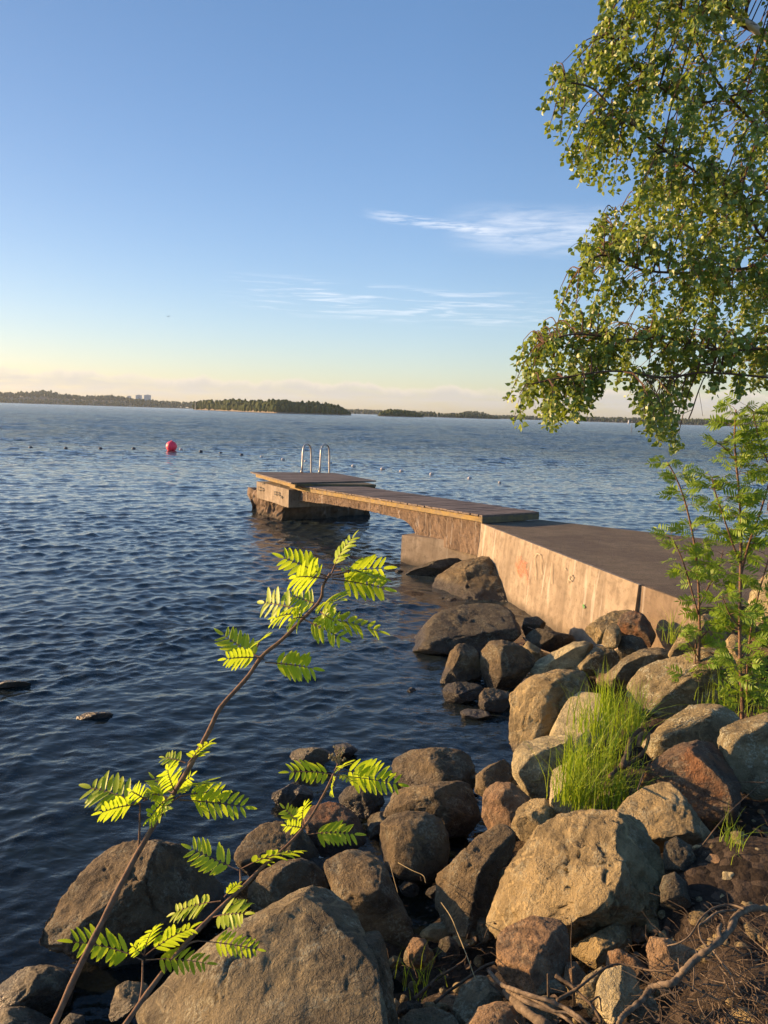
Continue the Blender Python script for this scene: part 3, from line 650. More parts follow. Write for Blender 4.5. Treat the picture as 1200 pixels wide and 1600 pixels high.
rock('F', [(1150,1000),(1165,975),(1200,970),(1230,985),(1235,1030),(1190,1050),(1155,1035)], 'grey', 'grey rock in the shade of the rightmost sapling leaves')

fr_ = random.Random(12)
kinds = ['grey', 'dark', 'tan', 'pink', 'lich', 'grey', 'dark']
spots = [(fr_.uniform(430, 1010), fr_.uniform(1180, 1590)) for _ in range(70)] + [(fr_.uniform(830, 1160), fr_.uniform(985, 1200)) for _ in range(26)] + [(fr_.uniform(1020, 1190), fr_.uniform(1330, 1480)) for _ in range(14)]
for fx, fy in spots:
    if fx < 600 and fy < 1260: continue
    s_ = fr_.uniform(13, 30) * (.7 if fy < 1200 else 1) * (.6 if fx > 1015 and fy > 1300 else 1); k_ = fr_.randint(6, 8); a0 = fr_.uniform(0, 6)
    pl = [(fx + s_ * fr_.uniform(.75, 1.1) * math.cos(a0 + 2 * math.pi * q / k_), fy + .72 * s_ * fr_.uniform(.75, 1.1) * math.sin(a0 + 2 * math.pi * q / k_)) for q in range(k_)]
    rock('F', pl, fr_.choice(kinds), 'small plain stone filling the gaps between and under the boulders', name='stone', cat='stone', lift=-.07, ext=1.2)
V = []; F = []; k = 0; pv, pf = ico(3); rs = random.Random(31)
for i in range(420):
    x, y = rs.uniform(-3.2, 2.2), rs.uniform(3.2, 13.0); zg = g1(x, y)
    if zg > -.06 or zg < -.75: continue
    s_ = rs.uniform(.05, .24); q = pv * [s_ * rs.uniform(.8, 1.5), s_ * rs.uniform(.8, 1.3), s_ * .6]; q = q * (1 + .2 * vnoise(pv * 1.5 + rs.random() * 50)[:, None])
    V.append(q + np.array([x, y, min(zg + s_ * .25, -.07 - s_ * .6)])); F.append(pf + k); k += len(pv)
o = mesh_obj('submerged_stones', np.concatenate(V), np.concatenate(F), flat_mat('silted_stone', (.20, .145, .075), .9), smooth=True); meta(o, 'brown stones lying under the shallow water along the shore', 'stones', kind='stuff')
#PART2
# ------------------------------------------------------------------ concrete pier
def noisy_wall(name, base_pts, top_pts, mat, parent, nu=120, nv=28, amp=.012, seed=0):
    """subdivided face between a bottom and a top polyline (2 points each), gently uneven"""
    b0, b1, t0, t1 = [np.array(p, float) for p in (*base_pts, *top_pts)]
    u, v = np.meshgrid(np.linspace(0, 1, nu), np.linspace(0, 1, nv))
    u = u.ravel()[:, None]; v = v.ravel()[:, None]
    P = (b0 * (1 - u) + b1 * u) * (1 - v) + (t0 * (1 - u) + t1 * u) * v
    nrm = np.cross(b1 - b0, t0 - b0); nrm /= np.linalg.norm(nrm)
    d = fbm(P * 1.3 + seed, 3) * amp + fbm(P * 9 + seed, 3) * amp * .3
    d = d * (1 - .7 * (v[:, 0] > .97))
    P = P + nrm * d[:, None]
    idx = np.arange(nu * nv).reshape(nv, nu)
    f = np.stack([idx[:-1, :-1], idx[:-1, 1:], idx[1:, 1:], idx[1:, :-1]], -1).reshape(-1, 4)
    return P, f
ZT = 1.08
pL, pC, pR, pF = Z(753, 818, ZT), Z(1000, 914, ZT), Z(844, 812, ZT), Z(1147, 847, ZT)
wd = (pC - pL); wd /= np.linalg.norm(wd); wn = np.array([wd[1], -wd[0], 0.0])          # outward (left) normal of the long wall
if wn[0] > 0: wn = -wn
fd = (pF - pR); fd /= np.linalg.norm(fd)
pE = pC + wd * 1.05 - wn * .05                         # the wall continues towards the bank, set back
pFF = pR + fd * 9.0
pier = empty('concrete_pier', (pL[0], pL[1], 0), 'broad concrete pier with a sunlit side wall running from the bank to the footbridge', 'pier')
batter = .07
def down(p, z, n=wn, b=batter): return np.array([p[0] + n[0] * b * (ZT - z), p[1] + n[1] * b * (ZT - z), z])
# top sheet with slight unevenness
quad = [pL - wn * .0, pC, pC - wn * .05, pE, np.array([pE[0] + 5.5, pE[1] + 1.0, ZT]), pFF, pR]
mb = MB()
bm = bmesh.new(); vs = [bm.verts.new((p[0], p[1], ZT)) for p in quad]; fc = bm.faces.new(vs)
r_ = bmesh.ops.extrude_face_region(bm, geom=[fc]); 
for v in [e for e in r_['geom'] if isinstance(e, bmesh.types.BMVert)]: v.co.z = ZT - .10
bmesh.ops.recalc_face_normals(bm, faces=bm.faces)
mb.add([v.co[:] for v in bm.verts], [[v.index for v in f.verts] for f in (bm.faces)]) if False else None
bm.verts.index_update(); mb.add([tuple(v.co) for v in bm.verts], [[v.index for v in f.verts] for f in bm.faces]); bm.free()
mb.build('top_slab', M_TOP, pier)
def wallsolid(a, b, z0, z1, n, bt, th, name, mat, seed):
    """uneven front face plus a plain body right behind it"""
    A0, B0 = a.copy(), b.copy(); A0[2] = B0[2] = z1
    lo = lambda p: np.array([p[0] + n[0] * bt * (z1 - z0), p[1] + n[1] * bt * (z1 - z0), z0])
    P, f = noisy_wall(name, (lo(A0), lo(B0)), (A0, B0), mat, None, seed=seed)
    v = P.tolist(); f = f.tolist()
    k = len(v); i3 = lambda p, z: [p[0] - n[0] * th, p[1] - n[1] * th, z]
    v += [list(A0), list(B0), i3(b, z1), i3(a, z1), list(lo(A0)), list(lo(B0)), i3(b, z0), i3(a, z0)]
    f += [[k, k + 3, k + 2, k + 1], [k + 4, k + 7, k + 3, k], [k + 5, k + 1, k + 2, k + 6]]
    return mesh_obj(name, v, f, mat, pier, smooth=False)
wallsolid(pL + wn * .02, pC + wn * .02, -.9, ZT + .004, wn, batter, .05, 'side_wall', M_CONC, 3)
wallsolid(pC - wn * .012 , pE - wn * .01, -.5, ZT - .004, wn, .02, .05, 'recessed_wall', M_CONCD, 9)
# back and end walls
mb = MB(); en = np.array([fd[1], -fd[0], 0]); 
if en[0] < 0: en = -en
pG = np.array([pE[0] + 5.5, pE[1] + 1.0, ZT])
for a, b in ((pR, pFF), (pL + (pR - pL) * .06, pR), (pE + (pG - pE) * .012, pG)):
    d = (b - a) / np.linalg.norm(b - a); q = np.array([-d[1], d[0], 0]) * .25
    inn = q if (q @ ((pE + pFF) / 2 - a)) > 0 else -q
    mb.slab([a, b, b + inn, a + inn], -1.2, ZT - .104)
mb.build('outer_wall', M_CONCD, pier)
# footing block beside the water, with its sloping top
fL, fR = Z(628, 836, .56), Z(768, 851, .60)
fRb = down(pL + wd * .55 + wn * .03, .6); 
foot = MB()
f0 = Z(628, 836, .56); f1_ = Z(772, 852, .64)
dv = (f1_ - f0); dv[2] = 0; dv /= np.linalg.norm(dv); nn_ = np.array([-dv[1], dv[0], 0])   # points away from camera
foot.hexa([f0 * [1, 1, 0] + [0, 0, -1.2] - nn_ * .05, f1_ * [1, 1, 0] + [0, 0, -1.2] - nn_ * .05, f1_ * [1, 1, 0] + [0, 0, -1.2] + nn_ * 1.9, f0 * [1, 1, 0] + [0, 0, -1.2] + nn_ * 1.9],
          [f0, f1_, f1_ + nn_ * 1.8, f0 + nn_ * 1.8])
foot.build('footing_block', M_CONC, pier)

# graffiti and scratches on the wall: thin paint patches lying on it
def onwall(px, py, off=.0):
    """point of the battered wall face at a pixel"""
    n3 = np.array([wn[0], wn[1], batter]); n3 /= np.linalg.norm(n3)
    p0 = np.array([pL[0] + wn[0] * .02, pL[1] + wn[1] * .02, ZT]); d = ray(px, py)
    t = ((p0 - CAM) @ n3) / (d @ n3); return CAM + d * t + n3 * off
def zz(p): return (740 + p[0] / 3.75, 780 + p[1] / 3.75)
def stroke(name, polys, width, mat, parent, off=.022):
    for pl in polys:
        mb = MB(); pts = [onwall(*zz(p), off) for p in pl]
        for a, b in zip(pts[:-1], pts[1:]):
            d = b - a; L = np.linalg.norm(d); d = d / L
            n3 = np.array([wn[0], wn[1], batter]); s = np.cross(d, n3); s /= np.linalg.norm(s)
            w_ = width * .5; q = [a - s * w_ - d * w_ * .3, a + s * w_ - d * w_ * .3, b + s * w_ + d * w_ * .3, b - s * w_ + d * w_ * .3]
            q2 = [x_ + n3 * .003 for x_ in q]
            mb.hexa(q, q2)
        mb.build(name, mat, parent)
mR, nR, oR = newmat('faded_orange_spray_paint'); Pp = nR.node('ShaderNodeNewGeometry').outputs['Position']
bR = nR.node('ShaderNodeBsdfPrincipled'); bR.inputs['Base Color'].default_value = (.50, .15, .07, 1); bR.inputs['Roughness'].default_value = .85
tR = nR.node('ShaderNodeBsdfTransparent'); xR = nR.node('ShaderNodeMixShader')
nR.put(xR.inputs[0], nR.rng(nR.noise(Pp, 7, 6, .75),   .38, .62, 0, .55, True)); nR.l.new(tR.outputs[0], xR.inputs[1]); nR.l.new(bR.outputs[0], xR.inputs[2]); nR.l.new(xR.outputs[0], oR.inputs[0])
mb = MB()
for poly in [[(250, 380), (262, 335), (290, 330), (300, 360), (325, 370), (335, 440), (330, 505), (312, 495), (300, 440), (285, 470), (262, 440)]]:
    pts = [onwall(*zz(p), .024) for p in poly]; mb.add(pts, [tuple(range(len(pts)))])
pm = mb.build('spray_paint_patch', mR, pier); pm['label'] = 'faded orange spray paint patch'
stroke('scratched_mark', [[(372, 470), (370, 400), (362, 345), (378, 318), (398, 325), (405, 360), (400, 400), (408, 440)]], .012, M_CHALK, pier)
stroke('scratched_mark', [[(466, 372), (462, 430), (466, 495)]], .011, M_CHALK, pier)
stroke('scratched_mark', [[(560, 490), (566, 455), (580, 442), (588, 458), (578, 480), (566, 470)], [(542, 402), (548, 415)]], .014, M_CHALK, pier)
stroke('green_mark', [[(648, 622), (660, 632)], [(655, 615), (652, 640)]], .02, M_GRN, pier)

# ------------------------------------------------------------------ footbridge
wNL, wNR, wFL, wFR = Z(753, 805, 1.24), Z(844, 800, 1.24), Z(458, 757, 1.09), Z(584, 762, 1.09)
bd = wNL - wFL; bd[2] = 0; BL = np.linalg.norm(bd); bd /= BL; bn_ = np.array([-bd[1], bd[0], 0])
if bn_[0] < 0: bn_ = -bn_
WID = float((wNR - wNL) @ bn_)
bridge = empty('footbridge', (wNL[0], wNL[1], 0), 'narrow wooden footbridge on a rough concrete beam leading to the bathing platform', 'bridge')
def bp(s, t, z): return wFL * [1, 1, 0] + bd * s + bn_ * t + np.array([0, 0, z])    # s along, t across
zs = lambda s: 1.09 + (1.24 - 1.09) * s / BL
mb = MB(); s = 0.0; pr = random.Random(4); pw = .118
while s < BL - .02:
    e = min(s + pw, BL); j = pr.uniform(-.004, .004); o1, o2 = pr.uniform(-.012, .012), pr.uniform(-.015, .015)
    a, b = s + .006, e - .004
    mb.hexa([bp(a, o1, zs(a) - .032 + j), bp(b, o1, zs(b) - .032 + j), bp(b, WID + o2, zs(b) - .032 + j), bp(a, WID + o2, zs(a) - .032 + j)],
            [bp(a, o1, zs(a) + j), bp(b, o1, zs(b) + j), bp(b, WID + o2, zs(b) + j), bp(a, WID + o2, zs(a) + j)])
    s = e
mb.build('deck_boards', M_DECK, bridge)
def beam(t0, t1, d0, d1, s0, s1, name, mat, parent=bridge):
    mb = MB(); mb.hexa([bp(s0, t0, zs(s0) - d1), bp(s1, t0, zs(s1) - d1), bp(s1, t1, zs(s1) - d1), bp(s0, t1, zs(s0) - d1)],
                       [bp(s0, t0, zs(s0) - d0), bp(s1, t0, zs(s1) - d0), bp(s1, t1, zs(s1) - d0), bp(s0, t1, zs(s0) - d0)]); return mb.build(name, mat, parent)
beam(.035, .075, .045, .135, -.25, BL - .03, 'edge_board', M_EDGE)
beam(WID - .075, WID - .035, .045, .135, 0, BL - .03, 'edge_board', M_EDGE)
mb = MB(); mb.hexa([bp(BL - .028, .0, ZT + .012), bp(BL + .012, .0, ZT + .012), bp(BL + .012, WID, ZT + .012), bp(BL - .028, WID, ZT + .012)],
                   [bp(BL - .028, .0, 1.205), bp(BL + .012, .0, 1.205), bp(BL + .012, WID, 1.205), bp(BL - .028, WID, 1.205)])
mb.build('end_board', M_ENDB, bridge)
# rough concrete beam with an arched soffit that swells into a pillar at the near end
ns, nt = 150, 6
t0c, t1c = .10, WID - .25
def soff(u):      # u = metres from the near end
    base = .30 + .00 * u
    arch = .26 + .06 * math.cos(u * .7)
    if u < 1.9: return 1.2
    if u < 2.7: return arch + (1.2 - arch) * (1 - (u - 1.9) / .8) ** 2.2 * .55
    return arch
V = []; Fc = []; rowsn = 14
SS = np.linspace(-.15, BL - .10, ns)
for i, s in enumerate(SS):
    u = BL - s; dpt = soff(u); ztop = zs(s) - .137; zb = max(ztop - dpt, -.6 if u < 1.9 else .25)
    if u < 1.9: zb = .45
    for k in range(rowsn):
        f_ = k / (rowsn - 1)
        V.append(bp(s, t0c, ztop * (1 - f_) + zb * f_))
    for k in range(rowsn):
        f_ = k / (rowsn - 1); V.append(bp(s, t1c, ztop * f_ + zb * (1 - f_)))
V = np.array(V); per = 2 * rowsn
nz_ = fbm(V * 3.5, 3, .6) * .012 + fbm(V * 20, 3, .6) * .012
for i in range(len(V)):
    k = i % per
    if k == 0 or k == per - 1: continue
    sgn = -1 if k < rowsn else 1
    V[i] += bn_ * sgn * nz_[i]; V[i, 2] += nz_[i] * .8 * (.3 + .7 * ((k == rowsn - 1) or (k == rowsn)))
for i in range(ns - 1):
    for k in range(per):
        k2 = (k + 1) % per; Fc.append([i * per + k, i * per + k2, (i + 1) * per + k2, (i + 1) * per + k])
Fc.append(list(range(per))); Fc.append([(ns - 1) * per + k for k in range(per)][::-1])
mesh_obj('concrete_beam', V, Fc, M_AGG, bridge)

# ------------------------------------------------------------------ pier head: rough rock-like concrete base, abutment block
hA, hB, hC = Z(380, 798, -.05), Z(437, 816, -.05), Z(587, 808, -.05)
hD = hA + (hC - hB)
head = empty('pier_head', (hB[0], hB[1], 0), 'massive rough concrete base standing in the water under the bathing platform', 'pier base')
def lumpy(name, bot, topq, mat, parent, n=34, amp=.06, seed=0):
    """six-sided block with subdivided, weathered faces"""
    C8 = np.array(list(bot) + list(topq), float); fs = [(0, 1, 5, 4), (1, 2, 6, 5), (2, 3, 7, 6), (3, 0, 4, 7), (4, 5, 6, 7)]
    bm = bmesh.new(); vv = [bm.verts.new(tuple(c)) for c in C8]
    for f in fs + [(3, 2, 1, 0)]: bm.faces.new([vv[i] for i in f])
    bmesh.ops.subdivide_edges(bm, edges=bm.edges[:], cuts=n, use_grid_fill=True)
    bmesh.ops.recalc_face_normals(bm, faces=bm.faces); bm.normal_update()
    P = np.array([v.co[:] for v in bm.verts]); Nn = np.array([v.normal[:] for v in bm.verts])
    P = P + Nn * (fbm(P * 1.7 + seed, 4, .55) * amp + fbm(P * 9 + seed, 3, .6) * amp * .3)[:, None]
    F = [[v.index for v in f.verts] for f in bm.faces]; bm.free()
    return mesh_obj(name, P, F, mat, parent)
def lift_(p, z, d=(0, 0)): return np.array([p[0] + d[0], p[1] + d[1], z])
cx = (hA + hB + hC + hD) / 4
def shrink(p, k, z): q = cx + (p - cx) * k; return np.array([q[0], q[1], z])
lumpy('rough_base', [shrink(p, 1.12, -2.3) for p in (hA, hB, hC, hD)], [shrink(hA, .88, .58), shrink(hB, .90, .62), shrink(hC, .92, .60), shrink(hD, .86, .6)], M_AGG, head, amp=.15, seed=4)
kA, kB = Z(401, 752, .97), Z(451, 765, .97)
kdir = (kB - kA); kdir /= np.linalg.norm(kdir); kn = np.array([-kdir[1], kdir[0], 0]); kn = kn if kn[1] > 0 else -kn
lumpy('abutment_block', [lift_(kA, .5), lift_(kB, .5), lift_(kB + kn * 1.7, .5), lift_(kA + kn * 1.7, .5)], [kA, kB, kB + kn * 1.7, kA + kn * 1.7], M_CONC, head, n=12, amp=.012)
# the two black stencilled marks on the abutment face
def onab(px, py, off=.03):
    d = ray(px, py); t = ((kA - CAM) @ kn) / (d @ kn); return CAM + d * t - kn * off
def glyph(polys, wdt=.028):
    for pl in polys:
        mb = MB(); pts = [onab(370 + p[0] / 5, 690 + p[1] / 5) for p in pl]
        for a, b in zip(pts[:-1], pts[1:]):
            d = b - a; d /= np.linalg.norm(d); s_ = np.cross(d, kn) * wdt / 2
            q = [a - s_ - d * wdt / 3, a + s_ - d * wdt / 3, b + s_ + d * wdt / 3, b - s_ + d * wdt / 3]; mb.hexa(q, [x_ - kn * .004 for x_ in q])
        g_ = mb.build('stencilled_mark', M_BLACK, head); g_['label'] = 'black blocky stencilled mark'
glyph([[(176, 353), (190, 355), (190, 380), (176, 378), (176, 353)], [(202, 362), (212, 365), (215, 378), (204, 384), (202, 362)]])
glyph([[(302, 390), (316, 392), (316, 414), (302, 412), (302, 390)], [(328, 396), (340, 400), (340, 414), (328, 416), (328, 396)], [(345, 428), (355, 424), (362, 436), (350, 440)]])
glyph([[(198, 320), (220, 326)], [(208, 312), (210, 336)], [(325, 342), (328, 346)], [(340, 343), (343, 347)]], .03)
# ------------------------------------------------------------------ bathing platform
qA, qB, qC, qD = Z(391, 737, 1.20), Z(523, 739, 1.20), Z(588, 751, 1.20), Z(455, 754, 1.20)
plat = empty('bathing_platform', (float(qD[0]), float(qD[1]), 0), 'dark wooden bathing platform at the outer end with a metal ladder on it', 'platform')
mb = MB(); npl = 26
for i in range(npl):
    u0, u1 = i / npl + .002, (i + 1) / npl - .001
    a, b, c_, d_ = qA + (qD - qA) * u0, qA + (qD - qA) * u1, qB + (qC - qB) * u1, qB + (qC - qB) * u0
    j = pr.uniform(-.003, .003); mb.slab([a, b, c_, d_], 1.168 + j, 1.20 + j)
mb.build('platform_boards', M_DECK, plat)
def ins(u, v): return qA + (qD - qA) * u + (qB - qA) * v
mb = MB(); mb.slab([ins(.03, .05), ins(.97, .05), ins(.97, .90), ins(.03, .90)], 1.11, 1.165); mb.build('frame', M_ENDB, plat)
mb = MB(); mb.slab([ins(.05, .045), ins(.99, .045), ins(.99, .065), ins(.05, .065)], 1.06, 1.167); mb.build('edge_board', M_EDGE, plat)
mb = MB()
for v in (.25, .55, .86): mb.slab([ins(.05, v), ins(.96, v), ins(.96, v + .04), ins(.05, v + .04)], .955, 1.108)
mb.build('joist', M_ENDB, plat)

# ------------------------------------------------------------------ ladder
ladder = empty('pool_ladder', tuple(Z(492, 738, 1.2)), 'stainless steel swimming ladder with two tall looped handrails on the outer platform edge', 'ladder')
def railpts(xl, xr):
    a = Z(xl, 738, 1.20); depth = proj(a)[2]
    b = DP(xr, 738.6, depth + .45)
    b = np.array([b[0], b[1], 1.20]) if b[2] > 1.2 else b
    fa = a; fb = Z(xr, 738.2, 1.20); fb = fa + (fb - fa)
    out_ = fb + np.array([.0, 0, 0])
    pts = [lift_(fa, 1.19)]; top = 2.02
    ux = fb - fa; ux[2] = 0
    ux = ux + np.array([0.05, .42, 0])
    for z in (1.4, 1.6, 1.8): pts.append(lift_(fa + ux * (.02 + .1 * (z - 1.2)), z))
    m0 = fa + ux * .10; m1 = fa + ux * .90
    for k in range(9):
        q = math.pi * k / 8; c2_ = (m0 + m1) / 2; pts.append(c2_ * [1, 1, 0] + (m1 - m0) * [1, 1, 0] * (-math.cos(q) / 2) + np.array([0, 0, 1.84 + .19 * math.sin(q)]))
    for z in (1.7, 1.4, 1.1, .6, 0, -.5): pts.append(lift_(fa + ux * (.92 + .06 * (1.9 - z)), z))
    return pts
r1, r2 = railpts(471.5, 482), railpts(499.5, 511)
for rp in (r1, r2):
    mb = MB(); mb.tube(rp, .027, 10); hr = mb.build('handrail', M_STEEL, ladder, smooth=True)
    mb = MB(); mb.tube([rp[0] + np.array([0, 0, .012]), rp[0] + np.array([0, 0, .07])], [.05, .035], 12); mb.build('mounting_foot', M_STEEL, hr, smooth=True)
for k in (-1, -2, -3):
    a, b = r1[k] if k != -3 else r1[-3], r2[k]
    mb = MB(); mb.tube([a, b], .02, 8); mb.build('rung', M_STEEL, ladder)

# ------------------------------------------------------------------ buoys and floats
def sphere_mb(c, r, sub=3, sz=1.0):
    V_, F_ = ico(sub); return (V_ * [r, r, r * sz] + np.array(c)), F_
bc = Z(268, 704.5, 0.0); dpb = proj(bc)[2]
rb = 8.3 * dpb / FPX; red = empty('buoy', (bc[0], bc[1], 0), 'big red ball buoy floating on the open lake at left', 'buoy')
V_, F_ = sphere_mb((bc[0], bc[1], rb * .84), rb, 4); mesh_obj('ball', V_, F_, M_RED, red, smooth=True)
mb = MB(); mb.tube([(bc[0], bc[1], rb * 1.8), (bc[0], bc[1], rb * 1.98)], [.05, .035], 10); mb.build('lug', M_RED, red)
FL = [(48, 700, 1, 'dark float at the far left end of the swimming area line'), (103, 701, 1, 'dark float second from the left end of the float line'), (157, 701.5, 1, 'dark float midway between the left photo edge and the red buoy'), (209, 701.5, 1, 'small dark float nearest to the left of the red buoy'),
      (283, 703, 0, 'pale float right beside the red buoy'), (314, 706, 1, 'small dark float second to the right of the red buoy'), (345, 708.5, 1, 'dark float third to the right of the red buoy'), (377.5, 711.5, 1, 'dark float fourth to the right of the red buoy'), (409, 714.5, 0, 'greyish float second to the left of the ladder'), (442.5, 718, 0, 'greyish float nearest to the left of the ladder'),
      (478, 721.5, 0, 'pale float seen inside the left ladder handrail'), (516, 724.5, 0, 'pale float just right of the right ladder handrail'), (552.5, 729, 0, 'pale float second to the right of the ladder handrails'), (598, 733.5, 0, 'pale float behind the right tip of the bathing platform'), (627.5, 737, 0, 'pale float right of the platform, close to the one behind its tip'), (674.5, 741.5, 0, 'pale float second from the right end of the float line'), (734, 748, 0, 'brownish pale float at the right end of the float line'), (781, 754, 0, 'faint low float beyond the right end of the line')]
fp = np.array([Z(a, b, 0) for a, b, *_ in FL])
for (px, py, dk, lab), c in zip(FL, fp):
    dep = proj(c)[2]; r = (2.6 if px > 500 else 2.1) * dep / FPX
    if px > 770: r *= .7
    V_, F_ = ico(3); a_ = np.array([math.cos(.3), math.sin(.3), 0])
    P_ = V_ * r; P_ = P_ + np.outer(P_ @ a_, a_) * .35; P_ = P_ + np.array([c[0], c[1], r * .35])
    o = mesh_obj('float', P_, F_, M_FLOATD if dk else M_FLOATW, smooth=True); meta(o, lab, 'float', 'floats of the swimming area line')

# ------------------------------------------------------------------ far shores
M_LAND = flat_mat('shore_ground', (.16, .13, .08), .95)
def crown_material(name, c0, c1):
    m, n, out = newmat(name); gg = n.node('ShaderNodeNewGeometry'); P = gg.outputs['Position']
    c = n.mix(gg.outputs['Random Per Island'], c0, c1)
    c = n.mix(n.rng(n.noise(P, .5, 4, .7), .3, .7, 0, .5), c, tuple(v * .4 for v in c0))
    pbsdf(n, out, c, .95, None, .1); return m
M_WOOD1 = crown_material('island_trees', (.035, .055, .016), (.085, .095, .030))
M_WOOD2 = crown_material('distant_trees', (.040, .058, .026), (.075, .085, .038))
def far_pt(px, dist, z): 
    """point on the water plane at a given distance in the direction of pixel column px"""
    hy = HY + SLOPE * (px - 600); d = ray(px, hy); d = d / np.linalg.norm(d[:2]); return np.array([d[0] * dist, d[1] * dist, z])
blobV, blobF = ico(2)
def shore(name, label, prof, dist, tree_h, depth_m, spacing, mat, land_label, rocky=.6, seed=1, dist_fn=None, conif=.35, skirt=True):
    """prof: list of (px, y of tree tops). Land body plus a wood of many crowns."""
    r = np.random.default_rng(seed); px = np.array([p[0] for p in prof], float); py = np.array([p[1] for p in prof], float)
    D_ = (lambda x: dist) if dist_fn is None else dist_fn
    x = px[0]; V = []; F = []; k = 0
    def top_h(xx):
        hy = HY + SLOPE * (xx - 600); return H + (hy - np.interp(xx, px, py)) * D_(xx) / FPX
    # land
    NX = 60; xs = np.linspace(px[0], px[-1], NX); LV = []; 
    for xx in xs:
        th_ = max(top_h(xx) - tree_h * .85, .6); e = min(1, (xx - px[0]) / (px[-1] - px[0]) * 12 + .02, (px[-1] - xx) / (px[-1] - px[0]) * 12 + .02)
        for dd, zz_ in ((-8, -1.0), (0, .0), (3, rocky), (depth_m * .25, th_ * .45 * e + rocky), (depth_m * .6, th_ * e), (depth_m, th_ * e), (depth_m * 1.3, -1)):
            LV.append(far_pt(xx, D_(xx) + dd, zz_ + (r.uniform(-.15, .25) if dd >= 0 else 0)))
    LF = [[i * 7 + j, (i + 1) * 7 + j, (i + 1) * 7 + j + 1, i * 7 + j + 1] for i in range(NX - 1) for j in range(6)]
    land = mesh_obj('island' if 'island' in land_label else 'hills', np.array(LV), LF, M_LAND); meta(land, land_label, kind='structure')
    while x < px[-1]:
        d0 = D_(x)
        for row in range(3):
            dd = d0 + (5 + depth_m * (.02 + .28 * row)) + r.uniform(-.1, .1) * depth_m * .4
            hmax = top_h(min(x, px[-1])) * (1, .93, .98)[row] if row else top_h(x) * .72
            if row == 0: hmax = min(hmax, tree_h * r.uniform(.75, 1.1))
            ht = hmax * r.uniform(.86, 1.06) * dd / d0
            if ht < 1.2: continue
            th = min(tree_h * r.uniform(.6, 1.1), ht); rad = th * r.uniform(.22, .38)
            c = far_pt(x + r.uniform(-.5, .5) * spacing, dd, ht - th / 2)
            con = r.random() < conif
            P_ = blobV.copy(); 
            if con: P_[:, :2] *= (.75 * (1.02 - (P_[:, 2:3] + 1) / 2))
            P_ = P_ * (1 + .25 * vnoise(blobV * 2.2 + r.random() * 90)[:, None])
            P_ = P_ * [rad, rad, th / 2] + c
            V.append(P_); F.append(blobF + k); k += len(P_)
        x += spacing * r.uniform(.7, 1.3)
    o = mesh_obj(name, np.concatenate(V), np.concatenate(F), mat); meta(o, label, 'woods', kind='stuff')
    return land
dA = lambda x: 1250 + (850 - 1250) * np.clip((x - 300) / 130, 0, 1)
shore('woods', 'mixed woods covering the dark green island left of the ladder', [(303, 627), (325, 625), (360, 623.2), (400, 625), (433, 623.2), (460, 626.4), (490, 627), (515, 630), (530, 633.5), (541, 640), (549, 646.5)], 850, 11, 60, 2.2, M_WOOD1, 'low island left of the ladder', .9, 2, dA, .25)
shore('woods', 'small wooded islet right of the ladder', [(591, 648), (597, 641.5), (610, 638.5), (620, 639), (632, 640), (648, 643), (658, 647), (662, 651)], 950, 9, 40, 1.9, M_WOOD1, 'small islet in mid lake, an island', .7, 3, None, .2)
shore('woods', 'long far wooded shore at the left edge of the lake', [(-500, 605), (-100, 612), (0, 614), (60, 612.8), (72, 611.5), (80, 612), (95, 615.5), (130, 619), (160, 617.5), (190, 619), (205, 622), (250, 626), (310, 628.5)], 2400, 16, 200, 2.0, M_WOOD2, 'far low hills along the left shore', .8, 4)
shore('woods', 'faint far wooded ridge between the island and the islet', [(520, 639), (545, 638.5), (570, 639), (600, 639.5), (640, 641), (680, 643)], 2300, 14, 200, 2.2, M_WOOD2, 'far hills between the island and the islet', .8, 5)
shore('woods', 'wooded spit reaching right from behind the islet', [(655, 645), (680, 644.5), (700, 645), (725, 644.5), (740, 645.5), (760, 647), (775, 649), (782, 653)], 1300, 9, 90, 1.9, M_WOOD2, 'low spit of hills right of the islet', .7, 6, None, .5)
shore('woods', 'rounded wooded hill behind the spit', [(700, 650), (715, 645), (730, 642), (745, 641.8), (758, 644), (770, 650)], 1900, 9, 120, 2.2, M_WOOD2, 'rounded hills behind the spit', .7, 7)
shore('woods', 'long low wooded shore under the birch at right', [(755, 648.5), (790, 648), (830, 649.5), (900, 650.5), (1000, 652), (1080, 654), (1120, 655), (1200, 657.5), (1600, 668)], 1750, 10, 150, 2.1, M_WOOD2, 'low hills along the right shore', .8, 8)

def tower(px0, px1, ytop, ybase, dist, label, roofk=True):
    pm_ = (px0 + px1) / 2; c = far_pt(pm_, dist, 0); hy = HY + SLOPE * (pm_ - 600)
    w_ = (px1 - px0) * dist / FPX; zt = H + (hy - ytop) * dist / FPX; d = far_pt(px1, dist, 0) - far_pt(px0, dist, 0); d /= np.linalg.norm(d); nb = np.array([-d[1], d[0], 0])
    t = empty('tower_block', (c[0], c[1], 0), label, 'building', 'tower blocks over the far woods')
    def bx(u0, u1, v0, v1, z0, z1, name, mat, par=t):
        mb = MB(); mb.slab([c + d * u0 + nb * v0, c + d * u1 + nb * v0, c + d * u1 + nb * v1, c + d * u0 + nb * v1], z0, z1); return mb.build(name, mat, par)
    bx(-w_ / 2, w_ / 2, 0, w_ * .9, 0, zt - 2.4, 'wall', M_BLDG); bx(-w_ / 2 - .4, w_ / 2 + .4, -.4, w_ * .9 + .4, zt - 2.4, zt - 1.8, 'roof', M_ROOF); bx(-w_ * .2, w_ * .2, w_ * .3, w_ * .6, zt - 1.8, zt, 'roof_housing', M_BLDG)
    z = zt - 5.2
    while z > 8:
        bx(-w_ * .42, w_ * .42, -.12, -.02, z, z + 1.3, 'window', M_GLASS); z -= 3.0
tower(212.5, 221.5, 617.8, 626, 2950, 'left one of the two clear white tower blocks above the far woods')
